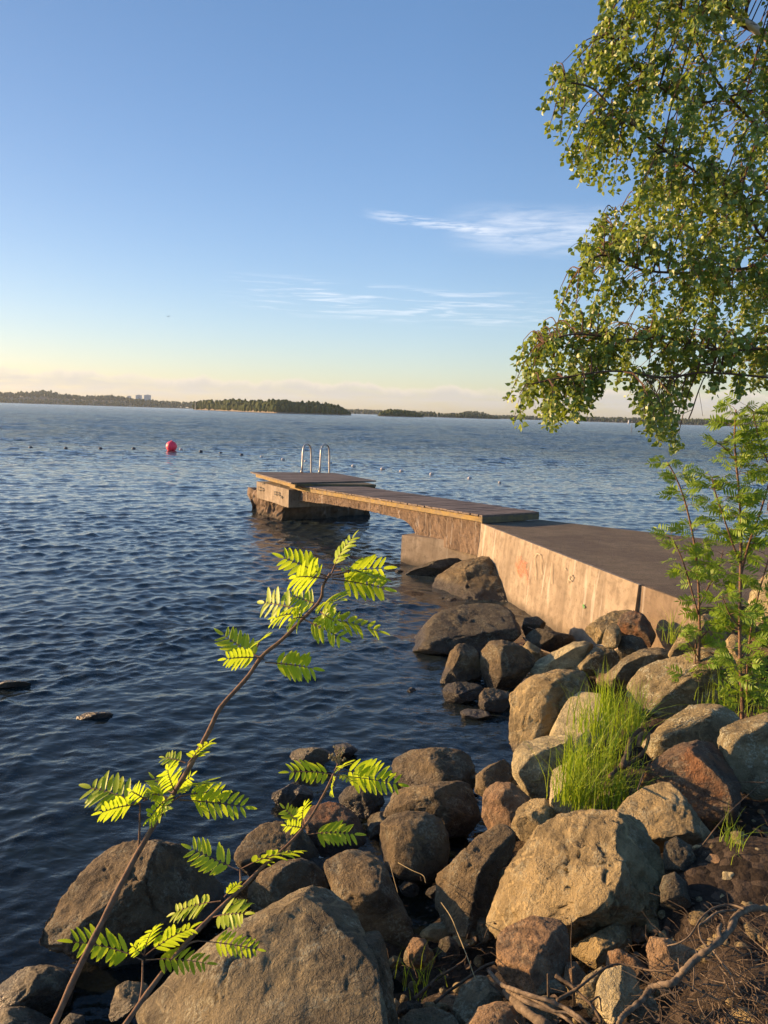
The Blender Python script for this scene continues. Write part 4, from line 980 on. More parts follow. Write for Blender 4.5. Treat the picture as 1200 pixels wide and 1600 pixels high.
tower(225.5, 235.5, 617.6, 626, 2950, 'right one of the two clear white tower blocks above the far woods')
tower(199, 205, 619.2, 625, 3300, 'fainter pale tower block left of the two white ones, half sunk in the trees')

# navigation mark, spar and light mast
nm = empty('beacon', tuple(Z(982, 662, 0)), 'white beacon standing in the water near the right shore', 'beacon')
c = Z(982, 662.3, 0); dp_ = proj(c)[2]; u = dp_ / FPX
mb = MB(); mb.tube([c + [0, 0, -.5], c + [0, 0, 5.0 * u], c + [0, 0, 6.0 * u]], [1.0 * u, .8 * u, .2 * u], 12); mb.build('tower', M_WHITE, nm)
mb = MB(); mb.tube([c + [0, 0, -.4], c + [0, 0, .9 * u]], [1.5 * u, 1.35 * u], 12); mb.build('base', M_ROOF, nm)
c = Z(986.5, 674.5, 0); u = proj(c)[2] / FPX
mb = MB(); mb.tube([c + [0, 0, -.5], c + [0, 0, 6 * u], c + [0, 0, 11 * u]], [.45 * u, .4 * u, .25 * u], 8); o = mb.build('spar_buoy', M_FLOATD); meta(o, 'thin dark spar buoy in the water below the white beacon', 'buoy')
c = far_pt(305, 1180, 0); u = 1180 / FPX
mb = MB(); mb.tube([c, c + [0, 0, 8 * u], c + [0, 0, 14 * u]], [.5 * u, .4 * u, .25 * u], 8); o = mb.build('mast', M_FLOATW); meta(o, 'thin pale mast at the left tip of the dark green island', 'mast')
# bird
c = DP(262, 494.5, 120); mb = MB()
mb.add([c + [-.0, .25, 0], c + [-.45, 0, .12], c + [-.9, -.05, .02], c + [-.42, -.16, .10], c + [0, -.18, .0], c + [.42, -.16, .10], c + [.9, -.05, .02], c + [.45, 0, .12], c + [0, 0, -.07]],
       [(0, 1, 3, 4), (1, 2, 3), (0, 4, 5, 7), (7, 5, 6), (0, 8, 4)])
o = mb.build('bird', M_FLOATD); meta(o, 'tiny bird flying far off in the sky above the far left shore', 'bird')

# ------------------------------------------------------------------ leaves
class LM:
    """collects many small leaves into numpy arrays (tri faces)"""
    def __init__(s): s.v = []; s.f = []; s.k = 0
    def add(s, V, F): s.v.append(V); s.f.append(F + s.k); s.k += len(V)
    def build(s, name, mat, parent, extra=None, extra_mat=None):
        V = np.concatenate(s.v); F = np.concatenate(s.f)
        if extra is None: return mesh_obj(name, V, F, mat, parent)
        tri = np.array([t for q in extra.f for t in ((q[0], q[1], q[2]), (q[0], q[2], q[3])) if len(q) == 4]); k = len(V)
        return mesh_obj(name, np.concatenate([V, np.array(extra.v)]), np.concatenate([F, tri + k]), [mat, extra_mat], parent, mi=[0] * len(F) + [1] * len(tri))
def unit(v): v = np.asarray(v, float); return v / (np.linalg.norm(v) + 1e-12)
# leaflet: long oval, folded along midrib; local x = along, y = across, z = up
def leaflet_shape(ratio=.32, fold=.16, droop=.12):
    xs = np.array([0, .12, .35, .62, .85, 1.0]); ws = np.array([0, .62, 1, .92, .5, 0]) * ratio / 2
    V = []; 
    for x_, w_ in zip(xs, ws):
        z_ = -droop * x_ * x_
        V += [(x_, -w_, z_ + fold * w_), (x_, 0, z_), (x_, w_, z_ + fold * w_)]
    F = []
    for i in range(5):
        a = i * 3
        for j in (0, 1):
            F += [(a + j, a + j + 3, a + j + 4), (a + j, a + j + 4, a + j + 1)]
    return np.array(V), np.array(F)
LEAF_V, LEAF_F = leaflet_shape(.31, .28)
def toothed(ratio=.31, fold=.30, droop=.14, ns=13):
    xs = np.linspace(0, 1, ns); V = []; F = []
    for i, x_ in enumerate(xs):
        w_ = ratio / 2 * (math.sin(math.pi * min(1, x_ * .98 + .02) ** .8) ** .6) * (1 + (.10 if i % 2 else -.06)) * (0 if i in (0, ns - 1) else 1)
        z_ = -droop * x_ * x_; V += [(x_, -w_, z_ + fold * w_), (x_, 0, z_), (x_, w_, z_ + fold * w_)]
    for i in range(ns - 1):
        a = i * 3
        for j in (0, 1): F += [(a + j, a + j + 3, a + j + 4), (a + j, a + j + 4, a + j + 1)]
    return np.array(V), np.array(F)
TOOTH_V, TOOTH_F = toothed()
BV = np.array([(0, 0, 0), (.18, -.34, .07), (.45, -.40, .09), (.78, -.18, .03), (1.0, 0, -.10), (.78, .18, .03), (.45, .40, .09), (.18, .34, .07), (.42, 0, -.02)])
BF = np.array([(0, 1, 8), (1, 2, 8), (2, 3, 8), (3, 4, 8), (4, 5, 8), (5, 6, 8), (6, 7, 8), (7, 0, 8)])
def frame(d, up):
    d = unit(d); s = np.cross(up, d)
    if np.linalg.norm(s) < 1e-4: s = np.cross((1, 0, .1), d)
    s = unit(s); return d, s, np.cross(d, s)
def put(lm, V, F, at, d, up, L, W=None):
    x, y, z = frame(d, up); W = W or L
    lm.add(at + V[:, :1] * x * L + V[:, 1:2] * y * W + V[:, 2:] * z * W, F)
def pinnate(lm, tb, a, b, up, pairs=6, r=random, rat=1.0, rib=.0012, droop=.06, bare=.22, lw=.9, shp=None):
    LV_, LF_ = shp or (LEAF_V, LEAF_F)
    """compound leaf from a to b; leaflets on both sides and one at the tip"""
    a = np.asarray(a, float); b = np.asarray(b, float); L = np.linalg.norm(b - a); d, s, z = frame(b - a, up)
    P = lambda t: a + d * L * t + z * (droop * L * (4 * t * (1 - t)) - 0 * t)
    tb.tube([P(t) for t in (0, .25, .5, .75, .97)], [rib * 1.5, rib * 1.2, rib, rib * .8, rib * .5], 4, False)
    for i in range(pairs):
        t = bare + (1 - bare) * (i + .2) / pairs * .97
        ln = L * .36 * rat * (.78 + .45 * math.sin(math.pi * min(1, .25 + .75 * (i + .5) / pairs))) * r.uniform(.9, 1.08)
        for sg in (-1, 1):
            if r.random() < .03: continue
            dr = s * sg * r.uniform(.85, 1.0) + d * r.uniform(.45, .7) + z * r.uniform(-.15, .22)
            put(lm, LV_ * [1, 1, r.uniform(.3, 1.9)], LF_, P(t), dr, z + s * sg * r.uniform(-.35, .15) + d * r.uniform(-.1, .1), ln, ln * lw)
    put(lm, LV_, LF_, P(.97), d + z * r.uniform(-.1, .1), z, L * .30 * rat, L * .30 * rat * lw)

# ------------------------------------------------------------------ foreground rowan saplings
SUP = unit(np.array([sd.x, sd.y, sd.z]))
def spline(pts, n=6):
    pts = [np.asarray(p, float) for p in pts]; out_ = []
    Pp = [pts[0] * 2 - pts[1]] + pts + [pts[-1] * 2 - pts[-2]]
    for i in range(1, len(Pp) - 2):
        for k in range(n):
            t = k / n; out_.append(.5 * ((2 * Pp[i]) + (-Pp[i - 1] + Pp[i + 1]) * t + (2 * Pp[i - 1] - 5 * Pp[i] + 4 * Pp[i + 1] - Pp[i + 2]) * t * t + (-Pp[i - 1] + 3 * Pp[i] - 3 * Pp[i + 1] + Pp[i + 2]) * t ** 3))
    out_.append(pts[-1]); return out_
def sapling(name, label, stem, dep0, dep1, w0, w1, shoots, leaves, pairs=6, seed=1, mat=None, extra=None):
    r = random.Random(seed); n_ = len(stem)
    ys = [p[1] for p in stem]; dfn = lambda y: dep0 + (dep1 - dep0) * np.clip((ys[0] - y) / (ys[0] - ys[-1]), -.3, 1)
    P = [DP(x, y, dfn(y)) for x, y in stem]
    # root: carry the stem on down to the ground
    foot_ = P[0] - (P[1] - P[0]) / np.linalg.norm(P[1] - P[0]) * .25; gzv = g1(foot_[0], foot_[1])
    pts = [np.array([foot_[0] - .05, foot_[1] - .05, gzv - .05]), (foot_ + P[0]) / 2] + P
    t = empty(name, (pts[0][0], pts[0][1], gzv), label, 'sapling', 'rowan saplings in the foreground')
    sp_ = spline(pts, 8); L = len(sp_); u = dep0 / FPX
    mb = MB(); mb.tube(sp_, [(w0 + (w1 - w0) * (i / L) ** .9) * u / 2 * (1 + .12 * math.sin(i * .9) * r.random()) for i in range(L)], 10)
    for sh in shoots:
        q = spline([DP(x, y, dfn(stem[0][1] if False else y) + (dz if i_ else 0)) for i_, (x, y, dz) in enumerate(sh)], 5); mb.tube(q, [u * (2.4 - 1.2 * i / len(q)) for i in range(len(q))], 6)
    mb.build('stem', M_STEM, t, smooth=True)
    lm = LM(); tb = MB()
    for i, lf in enumerate(leaves):
        (bx_, by_), (tx, ty) = lf[0], lf[1]; da = lf[2] if len(lf) > 2 else r.uniform(-.05, .05); pr_ = lf[3] if len(lf) > 3 else pairs
        a = DP(bx_, by_, dfn(by_)); b = DP(tx, ty, dfn(by_) + da)
        tocam = unit(CAM - a)
        up = unit(tocam * (r.uniform(-1.0, -.5) if r.random() < .72 else r.uniform(.5, .9)) + np.array([0, 0, 1]) * r.uniform(.0, .5) + np.array(sd) * r.uniform(.7, 1.2))
        pinnate(lm, tb, a, b, up, pr_ + 1, r, rat=(lf[4] if len(lf) > 4 else 1.0) * .86, shp=(TOOTH_V, TOOTH_F))
    lm.build('foliage', M_ROWANF, t, tb, M_STEM)
    if extra: extra(t, dfn)
    return t
stem1 = [(80, 1610), (120, 1520), (155, 1450), (195, 1370), (240, 1290), (285, 1218), (325, 1145), (345, 1105), (385, 1060), (410, 1025), (440, 1000), (470, 970), (500, 938), (505, 915), (516, 896)]
lv1 = [((518, 896), (552, 840), .02, 6, 1.05), ((512, 902), (441, 871), -.02, 6), ((511, 905), (462, 902), -.10, 5, 1.2), ((520, 899), (602, 888), .05, 6), ((519, 905), (602, 920), .0, 6), ((522, 892), (596, 905), -.09, 6),
       ((503, 947), (454, 930), .06, 6), ((468, 960), (430, 966), -.08, 4, 1.3), ((468, 952), (412, 942), .10, 5), ((476, 968), (535, 997), -.04, 6), ((484, 966), (594, 988), .03, 7, .72), ((503, 948), (532, 938), -.10, 5, 1.2), ((500, 955), (527, 972), -.08, 5, 1.2), ((478, 965), (456, 968), -.08, 4, 1.3),
       ((412, 1030), (347, 990), .06, 7, .9), ((410, 1028), (352, 1030), -.05, 6, 1.0), ((402, 1010), (414, 997), -.05, 4, 1.4), ((414, 1035), (491, 1045), -.02, 7, 1.0),
       ((293, 1194), (328, 1160), -.02, 6, 1.1), ((290, 1192), (256, 1184), .03, 5, 1.1), ((275, 1240), (262, 1202), -.06, 6, 1.1), ((273, 1241), (240, 1215), .05, 5, 1.1), ((220, 1256), (140, 1231), .06, 6), ((219, 1256), (158, 1270), -.06, 6, 1.1), ((278, 1238), (330, 1225), -.06, 6, 1.1),
       ((268, 1242), (233, 1280), -.06, 5, 1.2), ((266, 1244), (252, 1275), -.08, 5, 1.3), ((284, 1244), (349, 1238), .05, 6), ((280, 1250), (386, 1262), .03, 7, .72), ((270, 1240), (300, 1212), .04, 5, 1.2), ((225, 1252), (247, 1232), .05, 5, 1.2), ((230, 1250), (205, 1236), -.05, 5, 1.2), ((262, 1246), (228, 1240), .02, 5, 1.2)]
sh1 = [[(217, 1328, 0), (218, 1300, 0), (219, 1256, .0)], [(262, 1256, 0), (272, 1250, 0), (284, 1243, .02)]]
sapling('rowan_sapling', 'tallest foreground rowan sapling, its stem leaning right from the bottom left corner', stem1, 1.55, 1.75, 12.5, 4.5, sh1, lv1, pairs=7, seed=5)
stem2 = [(188, 1612), (235, 1545), (285, 1480), (330, 1432), (375, 1390), (415, 1350), (450, 1320), (480, 1285), (505, 1243), (522, 1208), (530, 1190)]
lv2 = [((373, 1360), (297, 1325), .04, 7, .85), ((376, 1358), (463, 1332), -.03, 7, .9), ((528, 1212), (449, 1207), .05, 6, .8), ((530, 1212), (625, 1226), .04, 7, .72), ((528, 1208), (545, 1192), -.05, 4, 1.3), ((527, 1214), (518, 1236), -.06, 5, 1.4), ((529, 1206), (605, 1210), .08, 6, .8), ((527, 1210), (553, 1222), -.04, 5, 1.2),
       ((476, 1292), (444, 1262), .05, 6, 1.0), ((478, 1295), (446, 1290), -.04, 5, 1.0), ((480, 1304), (556, 1304), -.02, 7, .95), ((474, 1290), (476, 1258), -.05, 5, 1.1),
       ((345, 1408), (272, 1428), .04, 7, .85), ((350, 1402), (372, 1382), .0, 6, 1.2), ((331, 1434), (384, 1428), -.05, 6, 1.1), ((340, 1420), (388, 1412), .03, 5, 1.0),
       ((222, 1500), (110, 1472), .04, 7, .8), ((226, 1494), (300, 1450), .02, 7, 1.0), ((224, 1492), (208, 1478), -.02, 4, 1.4), ((228, 1500), (326, 1506), .0, 7, .7), ((308, 1470), (404, 1484), .04, 8, .6), ((225, 1493), (240, 1452), -.04, 6, 1.1)]
sh2 = [[(218, 1568, 0), (222, 1540, 0), (223, 1500, 0)], [(282, 1486, 0), (296, 1474, 0), (309, 1470, 0)], [(318, 1445, 0), (326, 1437, 0), (332, 1433, 0)], [(374, 1392, 0), (376, 1376, 0), (375, 1358, 0)]]
def bud(t, dfn):
    mb = MB(); r = random.Random(3)
    for i in range(26):
        c_ = DP(528 + r.uniform(-14, 12), 1176 + r.uniform(-10, 12), dfn(1190) + r.uniform(-.012, .012)); 
        mb.tube([DP(529, 1196, dfn(1195)), (c_ + DP(529, 1190, dfn(1190))) / 2, c_], [.0007, .0006, .0005], 4)
        V2, F2 = ico(1); mb.add(c_ + V2 * .0035, F2.tolist())
    mb.build('flower_bud', M_DRYG, t)
sapling('rowan_sapling', 'shorter foreground rowan sapling tipped with a brown flower bud', stem2, 1.75, 2.2, 10, 3.5, sh2, lv2, seed=8, extra=bud)

# ------------------------------------------------------------------ thin rowans at the right
def rowan_tree(label, stems, depth, region_r, nleaf, seed, leafL=.15, off_dep=.25):
    r = random.Random(seed); lm = LM(); tb = MB(); tr_ = MB()
    P0 = DP(*stems[0][0][0], depth); gz0 = g1(P0[0], P0[1])
    t = empty('young_rowan', (P0[0], P0[1], gz0 - .2), label, 'tree', 'young rowan trees at the right')
    segs = []
    for st in stems:
        w_ = st[1]; dd = [depth + (st[2] if len(st) > 2 else 0) * i / len(st[0]) for i in range(len(st[0]))]
        pts = [DP(x, y, d) for (x, y), d in zip(st[0], dd)]
        if len(st) <= 2 or st[2] == 0 or st[0][0][1] > 1060: pts = [pts[0] + np.array([0, 0, -.3])] + pts
        sp_ = spline(pts, 6); L = len(sp_); tr_.tube(sp_, [w_ * depth / FPX / 2 * .6 * (1 - .75 * i / L) + .0015 for i in range(L)], 7)
        segs.append((sp_, st[3] if len(st) > 3 else 1.0, st[4] if len(st) > 4 else .12))
    tot = sum(len(s_[0]) * s_[1] for s_ in segs)
    for sp_, wt, start in segs:
        k = int(nleaf * len(sp_) * wt / tot); L = len(sp_)
        for i in range(k):
            u = start + (1 - start) * (i + r.random()) / k; j = min(int(u * (L - 1)), L - 2); b = sp_[j] + (sp_[j + 1] - sp_[j]) * r.random()
            an_ = i * 2.4 + r.uniform(-.4, .4); outw = np.array([math.cos(an_), math.sin(an_), 0])
            # a short twig then one to three leaves
            tw = r.uniform(.0, region_r) * (1 - .5 * u); e = b + outw * tw + np.array([0, 0, tw * r.uniform(.1, .8)])
            if tw > .04: tr_.tube([b, (b + e) / 2 + np.array([0, 0, .01]), e], [.0025, .002, .0012], 4)
            for q in range(r.choice((1, 2, 2, 3))):
                a2 = an_ + r.uniform(-1.1, 1.1); dirn = np.array([math.cos(a2), math.sin(a2), r.uniform(-.35, .55)])
                Lf = leafL * r.uniform(.7, 1.15); pinnate(lm, tb, e, e + unit(dirn) * Lf, np.array([r.uniform(-.5, .3) - .35, r.uniform(-.9, .3) - .3, r.uniform(.3, 1)]), r.choice((5, 6, 7)), r, rat=1.08, rib=.001, droop=.08, lw=.75)
    tr_.build('trunk', M_STEM, t, smooth=True); lm.build('crown', M_ROWAN, t, tb, M_STEM)
rowan_tree('slim young rowan with two close stems, left of the saplings beside the pier',
    [([(1092, 1098), (1092, 1040), (1093, 980), (1091, 910), (1085, 850), (1072, 790), (1058, 750), (1043, 722)], 8, .0, 1.0, .10),
     ([(1085, 1096), (1086, 1040), (1087, 1000)], 5, 0, .2, .2),
     ([(1091, 960), (1080, 920), (1068, 880), (1055, 850), (1044, 838)], 4, -.2, .5, .3), ([(1091, 950), (1108, 915), (1122, 890), (1130, 860)], 4, .25, .5, .3), ([(1092, 1030), (1078, 1005), (1060, 985)], 3.5, -.2, .5, .3), ([(1093, 1000), (1110, 980), (1125, 965)], 3.5, .2, .3, .3), ([(1100, 1090), (1112, 1075), (1122, 1060)], 3, .1, .2, .4)],
    6.55, .15, 95, 11, .135)
rowan_tree('taller leafy young rowan at the right edge beside the pier',
    [([(1160, 1112), (1157, 1050), (1156, 980), (1157, 900), (1158, 830), (1155, 770), (1150, 720), (1148, 680), (1150, 640)], 10, 0, 1.3, .05),
     ([(1157, 900), (1170, 850), (1188, 800), (1205, 740), (1215, 680), (1222, 640)], 6, .2, 1.1, .15), ([(1157, 880), (1145, 850), (1128, 800), (1118, 770), (1112, 745)], 4.5, -.2, .8, .25),
     ([(1170, 1122), (1167, 1070), (1170, 1010), (1180, 950), (1196, 890), (1215, 830), (1235, 780)], 6, .1, 1.2, .15), ([(1156, 980), (1140, 960), (1128, 930)], 3.5, -.2, .4, .3), ([(1158, 1030), (1175, 1000), (1195, 985)], 3.5, .2, .4, .3),
     ([(1150, 720), (1132, 700), (1118, 690)], 3.5, -.1, .4, .3), ([(1205, 740), (1190, 700), (1180, 660), (1176, 640)], 4, 0, .8, .2)],
    6.2, .19, 250, 12, .145)

# ------------------------------------------------------------------ birch
crownpoly = np.array([(950, -60), (945, 0), (938, 60), (900, 92), (865, 115), (848, 165), (858, 192), (885, 215), (876, 235), (900, 270), (930, 300), (935, 345), (908, 380), (890, 420), (872, 465), (868, 492), (838, 525), (806, 545), (814, 575), (797, 610), (801, 640), (848, 655), (864, 684), (878, 655), (930, 642), (958, 606), (1000, 628), (1003, 680), (1030, 704), (1042, 706), (1062, 690), (1056, 640), (1082, 606), (1128, 604), (1150, 620), (1200, 602), (1330, 640), (1500, 560), (1560, 200), (1500, -180), (1200, -260), (1000, -200)])
def inpoly(x, y, poly):
    c = np.zeros_like(x, bool); n_ = len(poly); j = n_ - 1
    for i in range(n_):
        xi, yi = poly[i]; xj, yj = poly[j]
        t_ = ((yi > y) != (yj > y)) & (x < (xj - xi) * (y - yi) / (yj - yi + 1e-12) + xi); c ^= t_; j = i
    return c
BD = 5.4
birch = None
limbs = [  # pixels and depth of the boughs, each from the trunk outwards
    ([(1392, 700, 6.0), (1385, 500, 6.0), (1375, 300, 6.0), (1350, 100, 6.0), (1335, -120, 6.0), (1325, -330, 6.0)], .13),
    ([(1375, 300, 6.0), (1300, 180, 5.9), (1235, 85, 5.8), (1190, 52, 5.7), (1145, 22, 5.6), (1105, -60, 5.6), (1090, -170, 5.6)], .036),
    ([(1385, 420, 6.0), (1300, 320, 5.8), (1200, 215, 5.6), (1130, 140, 5.4), (1095, 82, 5.3), (1080, 38, 5.3), (1058, 0, 5.3), (1030, -80, 5.3)], .024),
    ([(1385, 470, 6.0), (1290, 420, 5.6), (1200, 378, 5.3), (1165, 330, 5.2), (1110, 285, 5.1), (1050, 243, 5.0), (998, 203, 5.0), (960, 172, 4.9), (925, 138, 4.9), (885, 128, 4.9)], .022),
    ([(1388, 520, 6.0), (1290, 450, 5.7), (1200, 415, 5.4), (1160, 420, 5.3), (1090, 426, 5.2), (1010, 423, 5.1), (965, 405, 5.1), (935, 400, 5.0), (905, 420, 5.0)], .024),
    ([(1388, 600, 6.0), (1290, 570, 5.6), (1200, 546, 5.3), (1130, 548, 5.2), (1040, 528, 5.1), (980, 530, 5.0), (900, 522, 4.9), (850, 535, 4.9)], .022),
    ([(1388, 620, 6.0), (1280, 600, 5.4), (1200, 590, 5.1), (1100, 582, 5.0), (1040, 590, 4.9), (960, 580, 4.8), (880, 590, 4.8), (830, 600, 4.8)], .018),
    ([(1370, 260, 6.0), (1290, 250, 6.0), (1210, 290, 6.1), (1150, 320, 6.1), (1090, 340, 6.1), (1020, 330, 6.1), (960, 330, 6.0)], .02),
    ([(1365, 200, 6.0), (1280, 120, 5.7), (1180, 140, 5.4), (1080, 160, 5.3), (1000, 110, 5.2), (960, 60, 5.2), (950, 20, 5.2)], .02),
    ([(1355, 120, 6.0), (1270, 0, 5.9), (1180, -60, 5.8), (1080, -90, 5.7), (990, -60, 5.7)], .022),
    ([(1385, 480, 6.0), (1340, 460, 5.2), (1300, 470, 4.6), (1250, 500, 4.2), (1200, 540, 4.1)], .02),
    ([(1375, 330, 6.0), (1420, 250, 6.4), (1480, 220, 6.9)], .03), ([(1385, 500, 6.0), (1440, 480, 6.4), (1500, 470, 6.8)], .03), ([(1380, 380, 6.0), (1350, 330, 6.8), (1300, 300, 7.4), (1220, 330, 7.8)], .026),
]
mbt = MB(); mbl = MB(); nodes = []
for li, (pl, w_) in enumerate(limbs):
    pts = [DP(*p) for p in pl]
    if li == 0:
        gzb = g1(pts[0][0], pts[0][1]); pts = [np.array([pts[0][0] + .05, pts[0][1], gzb - .15]), np.array([pts[0][0] + .03, pts[0][1], gzb + .5])] + pts
        birch = empty('birch_tree', (pts[0][0], pts[0][1], gzb), 'tall birch with hanging leafy branches filling the right side', 'tree')
    sp_ = spline(pts, 7); L = len(sp_)
    (mbt if li == 0 else mbl).tube(sp_, [w_ * (1 if li < 2 else .4) * (1 - .62 * i / L) + .002 for i in range(L)], 10 if w_ > .03 else 7)
    if li: 
        for i, p in enumerate(sp_):
            if i > 3: nodes.append(p)
nodes = np.array(nodes)
br = random.Random(21); lm = LM(); twb = MB()
# sub-branches: attractors through the crown volume
att = []
tries = 0
while len(att) < 940 and tries < 40000:
    tries += 1
    x = br.uniform(800, 1540) if br.random() < .25 else br.uniform(800, 1260); y = br.uniform(-240, 690)
    if not inpoly(np.array([x]), np.array([y + 12.]), crownpoly)[0]: continue
    if vnoise(np.array([[x / 60., y / 60., 3.3]]))[0] < -.18 and br.random() < .72: continue
    u_ = np.clip((x - 800) / 400, 0, 1); d = 5.1 + .5 * u_ + br.uniform(-1, 1) * (.25 + .75 * u_)
    att.append((x, y, d))
VB, FB = [], []
def birch_leaf(p, r):
    Lf = r.uniform(.026, .046); hang = unit(np.array([r.uniform(-.8, .8), r.uniform(-.8, .8), r.uniform(-1.0, .15)])); up = unit(np.array([r.uniform(-1, 1), r.uniform(-1, 1), r.uniform(-.2, 1)]))
    put(lm, BV, BF, p + hang * .012, hang, up, Lf, Lf * r.uniform(.85, 1.05))
def strand(p, length, dirn, r, dens, check=True):
    """a thin drooping twig with leaves along it"""
    n_ = 7; pts = [p.copy()]; d = unit(dirn); stp = length / n_
    for i in range(n_):
        d = unit(d + np.array([r.uniform(-.22, .22), r.uniform(-.22, .22), -.42])); pts.append(pts[-1] + d * stp)
    if check:
        q = proj(np.array(pts[-1]))
        if not inpoly(np.array([q[0]]), np.array([q[1]]), crownpoly)[0]:
            pts = pts[:5]
    twb.tube(pts, [.0022 * (1 - .6 * i / len(pts)) for i in range(len(pts))], 3, False)
    for i in range(len(pts) - 1):
        for k in range(dens):
            c_ = pts[i] + (pts[i + 1] - pts[i]) * r.random()
            for z in range(r.choice((1, 2, 2))):
                birch_leaf(c_ + np.array([r.uniform(-.02, .02), r.uniform(-.02, .02), r.uniform(-.02, .01)]), r)
for (x, y, d) in att:
    tgt = DP(x, y, d); k = np.argmin(np.linalg.norm(nodes - tgt, axis=1) + np.maximum(0, tgt[0] - nodes[:, 0]) * -.0 + np.maximum(0, nodes[:, 0] * 0 + (tgt[0] - nodes[:, 0])) * .6)
    nb = nodes[k]; dist_ = np.linalg.norm(tgt - nb)
    if dist_ > 1.6: continue
    mid_ = (nb + tgt) / 2 + np.array([0, 0, .12 * dist_ + .02]); q = spline([nb, mid_, tgt], 4)
    twb.tube(q, [.0052 - .003 * i / len(q) for i in range(len(q))], 4, False)
    dirn = tgt - mid_
    strand(tgt, br.uniform(.12, .26), dirn, br, 2)
    if br.random() < .8: strand(q[len(q) // 2], br.uniform(.10, .22), dirn + np.array([br.uniform(-.3, .3), br.uniform(-.3, .3), 0]), br, 2)
    if br.random() < .25 and dist_ > .2: strand(q[len(q) // 3], br.uniform(.1, .2), np.array([br.uniform(-.3, .3), br.uniform(-.3, .3), 0]), br, 2)
# the hanging tassels at the lower edge
for (x, y, n_) in [(1012, 600, 4), (1022, 620, 5), (1040, 615, 5), (1050, 600, 4), (1030, 640, 4), (865, 620, 4), (858, 600, 3), (810, 610, 3), (826, 560, 3), (905, 610, 3), (1120, 570, 3)]:
    for k in range(n_):
        p = DP(x + br.uniform(-10, 10), y + br.uniform(-8, 8), 4.85 + br.uniform(-.3, .3)); kk = np.argmin(np.linalg.norm(nodes - p, axis=1)); twb.tube([nodes[kk], (nodes[kk] + p) / 2 + np.array([0, 0, .03]), p], .003, 4, False)
        strand(p, br.uniform(.22, .34), np.array([br.uniform(-.3, .3), 0, -.8]), br, 2)
# bare twig
q = [DP(1100, 590, 5), DP(1090, 615, 5), DP(1082, 640, 5), DP(1076, 655, 5)]; twb.tube(spline(q, 4), .004, 4); twb.tube([DP(1082, 640, 5), DP(1068, 646, 5), DP(1058, 640, 5)], .002, 4); twb.tube([DP(1092, 612, 5), DP(1096, 635, 5), DP(1098, 650, 5)], .0015, 4)
mbt.build('trunk', M_BARK, birch, smooth=True)
bl = mbl.build('limbs', M_TWIG, birch, smooth=True)
twb.build('twigs', M_TWIG, birch)
lm.build('crown', M_BIRCH, birch)
mb = MB(); mb.tube(spline([DP(1240, 92, 5.78), DP(1190, 52, 5.68), DP(1145, 22, 5.58)], 5), [.034, .033, .032, .032, .031, .031, .030, .030, .029, .028, .020], 10); mb.build('white_bough', M_BARK, birch, smooth=True)

# ------------------------------------------------------------------ grass
def tuft(label, spots, n_, hmin, hmax, seed, mat=M_GRASS, wid=.0035, spread=.5, name='grass_tuft', lean=(0, 0)):
    r = random.Random(seed); V = []; F = []; k = 0
    for i in range(n_):
        px, py, dd, sp_ = r.choice(spots); b = hit(px, py, .0) if dd is None else DP(px, py, dd)
        b = b + np.array([r.gauss(0, sp_), r.gauss(0, sp_), 0]); h = r.uniform(hmin, hmax) * (1 if r.random() < .85 else 1.25); a_ = r.uniform(0, 6.28); out_ = np.array([math.cos(a_), math.sin(a_), 0]) * h * abs(r.gauss(0, spread)) + np.array([lean[0], lean[1], 0]) * h
        s_ = np.array([-math.sin(a_ + .6), math.cos(a_ + .6), 0]) * wid * r.uniform(.6, 1.2)
        fs = (0, .3, .55, .8, 1.0)
        for t in fs:
            c_ = b + out_ * t ** 1.9 + np.array([0, 0, 1]) * h * (t - .18 * t ** 3 * min(1.5, np.linalg.norm(out_) / h * 2)); w_ = 1 - t ** 1.6 * .93
            V += [c_ - s_ * w_, c_ + s_ * w_]
        for j in range(4): F.append((k + j * 2, k + j * 2 + 1, k + j * 2 + 3, k + j * 2 + 2))
        k += 10
    o = mesh_obj(name, np.array(V), np.array(F), mat); meta(o, label, 'grass'); return o
tuft('large bright green grass tuft growing between the rocks right of centre', [(893, 1250, 4.75, .06), (905, 1258, 4.75, .06), (935, 1262, 4.75, .07), (965, 1250, 4.8, .06), (900, 1215, 4.9, .05), (940, 1205, 5.05, .08), (960, 1160, 5.35, .08), (985, 1140, 5.5, .06), (925, 1150, 5.35, .07), (950, 1120, 5.6, .07)], 820, .20, .40, 5, spread=.52)
tuft('thin green grass sprig on the dark soil near the right edge', [(1150, 1335, None, .03), (1138, 1322, None, .02)], 34, .10, .20, 6, wid=.0018, spread=.45)
tuft('small shaded grass tuft in the hollow beside the huge boulder', [(650, 1535, None, .05), (640, 1560, None, .05), (662, 1545, None, .04)], 24, .10, .24, 7, wid=.0022, spread=.6)
tuft('dry grass tuft on the footing block against the pier wall', [(745, 866, 14.6, .07), (752, 868, 14.5, .05)], 60, .28, .45, 8, mat=M_DRYG, wid=.006, spread=.25)
tuft('few green blades arching beside the pier foot left of the young rowans', [(1045, 1005, 7.9, .06), (1052, 1000, 7.9, .05)], 26, .25, .45, 9, wid=.004, spread=.6)
tuft('sparse green grass under the thin rowan stems', [(1125, 1105, 6.2, .12), (1170, 1120, 6.0, .12), (1140, 1090, 6.3, .1)], 80, .12, .26, 10, wid=.003, spread=.5)

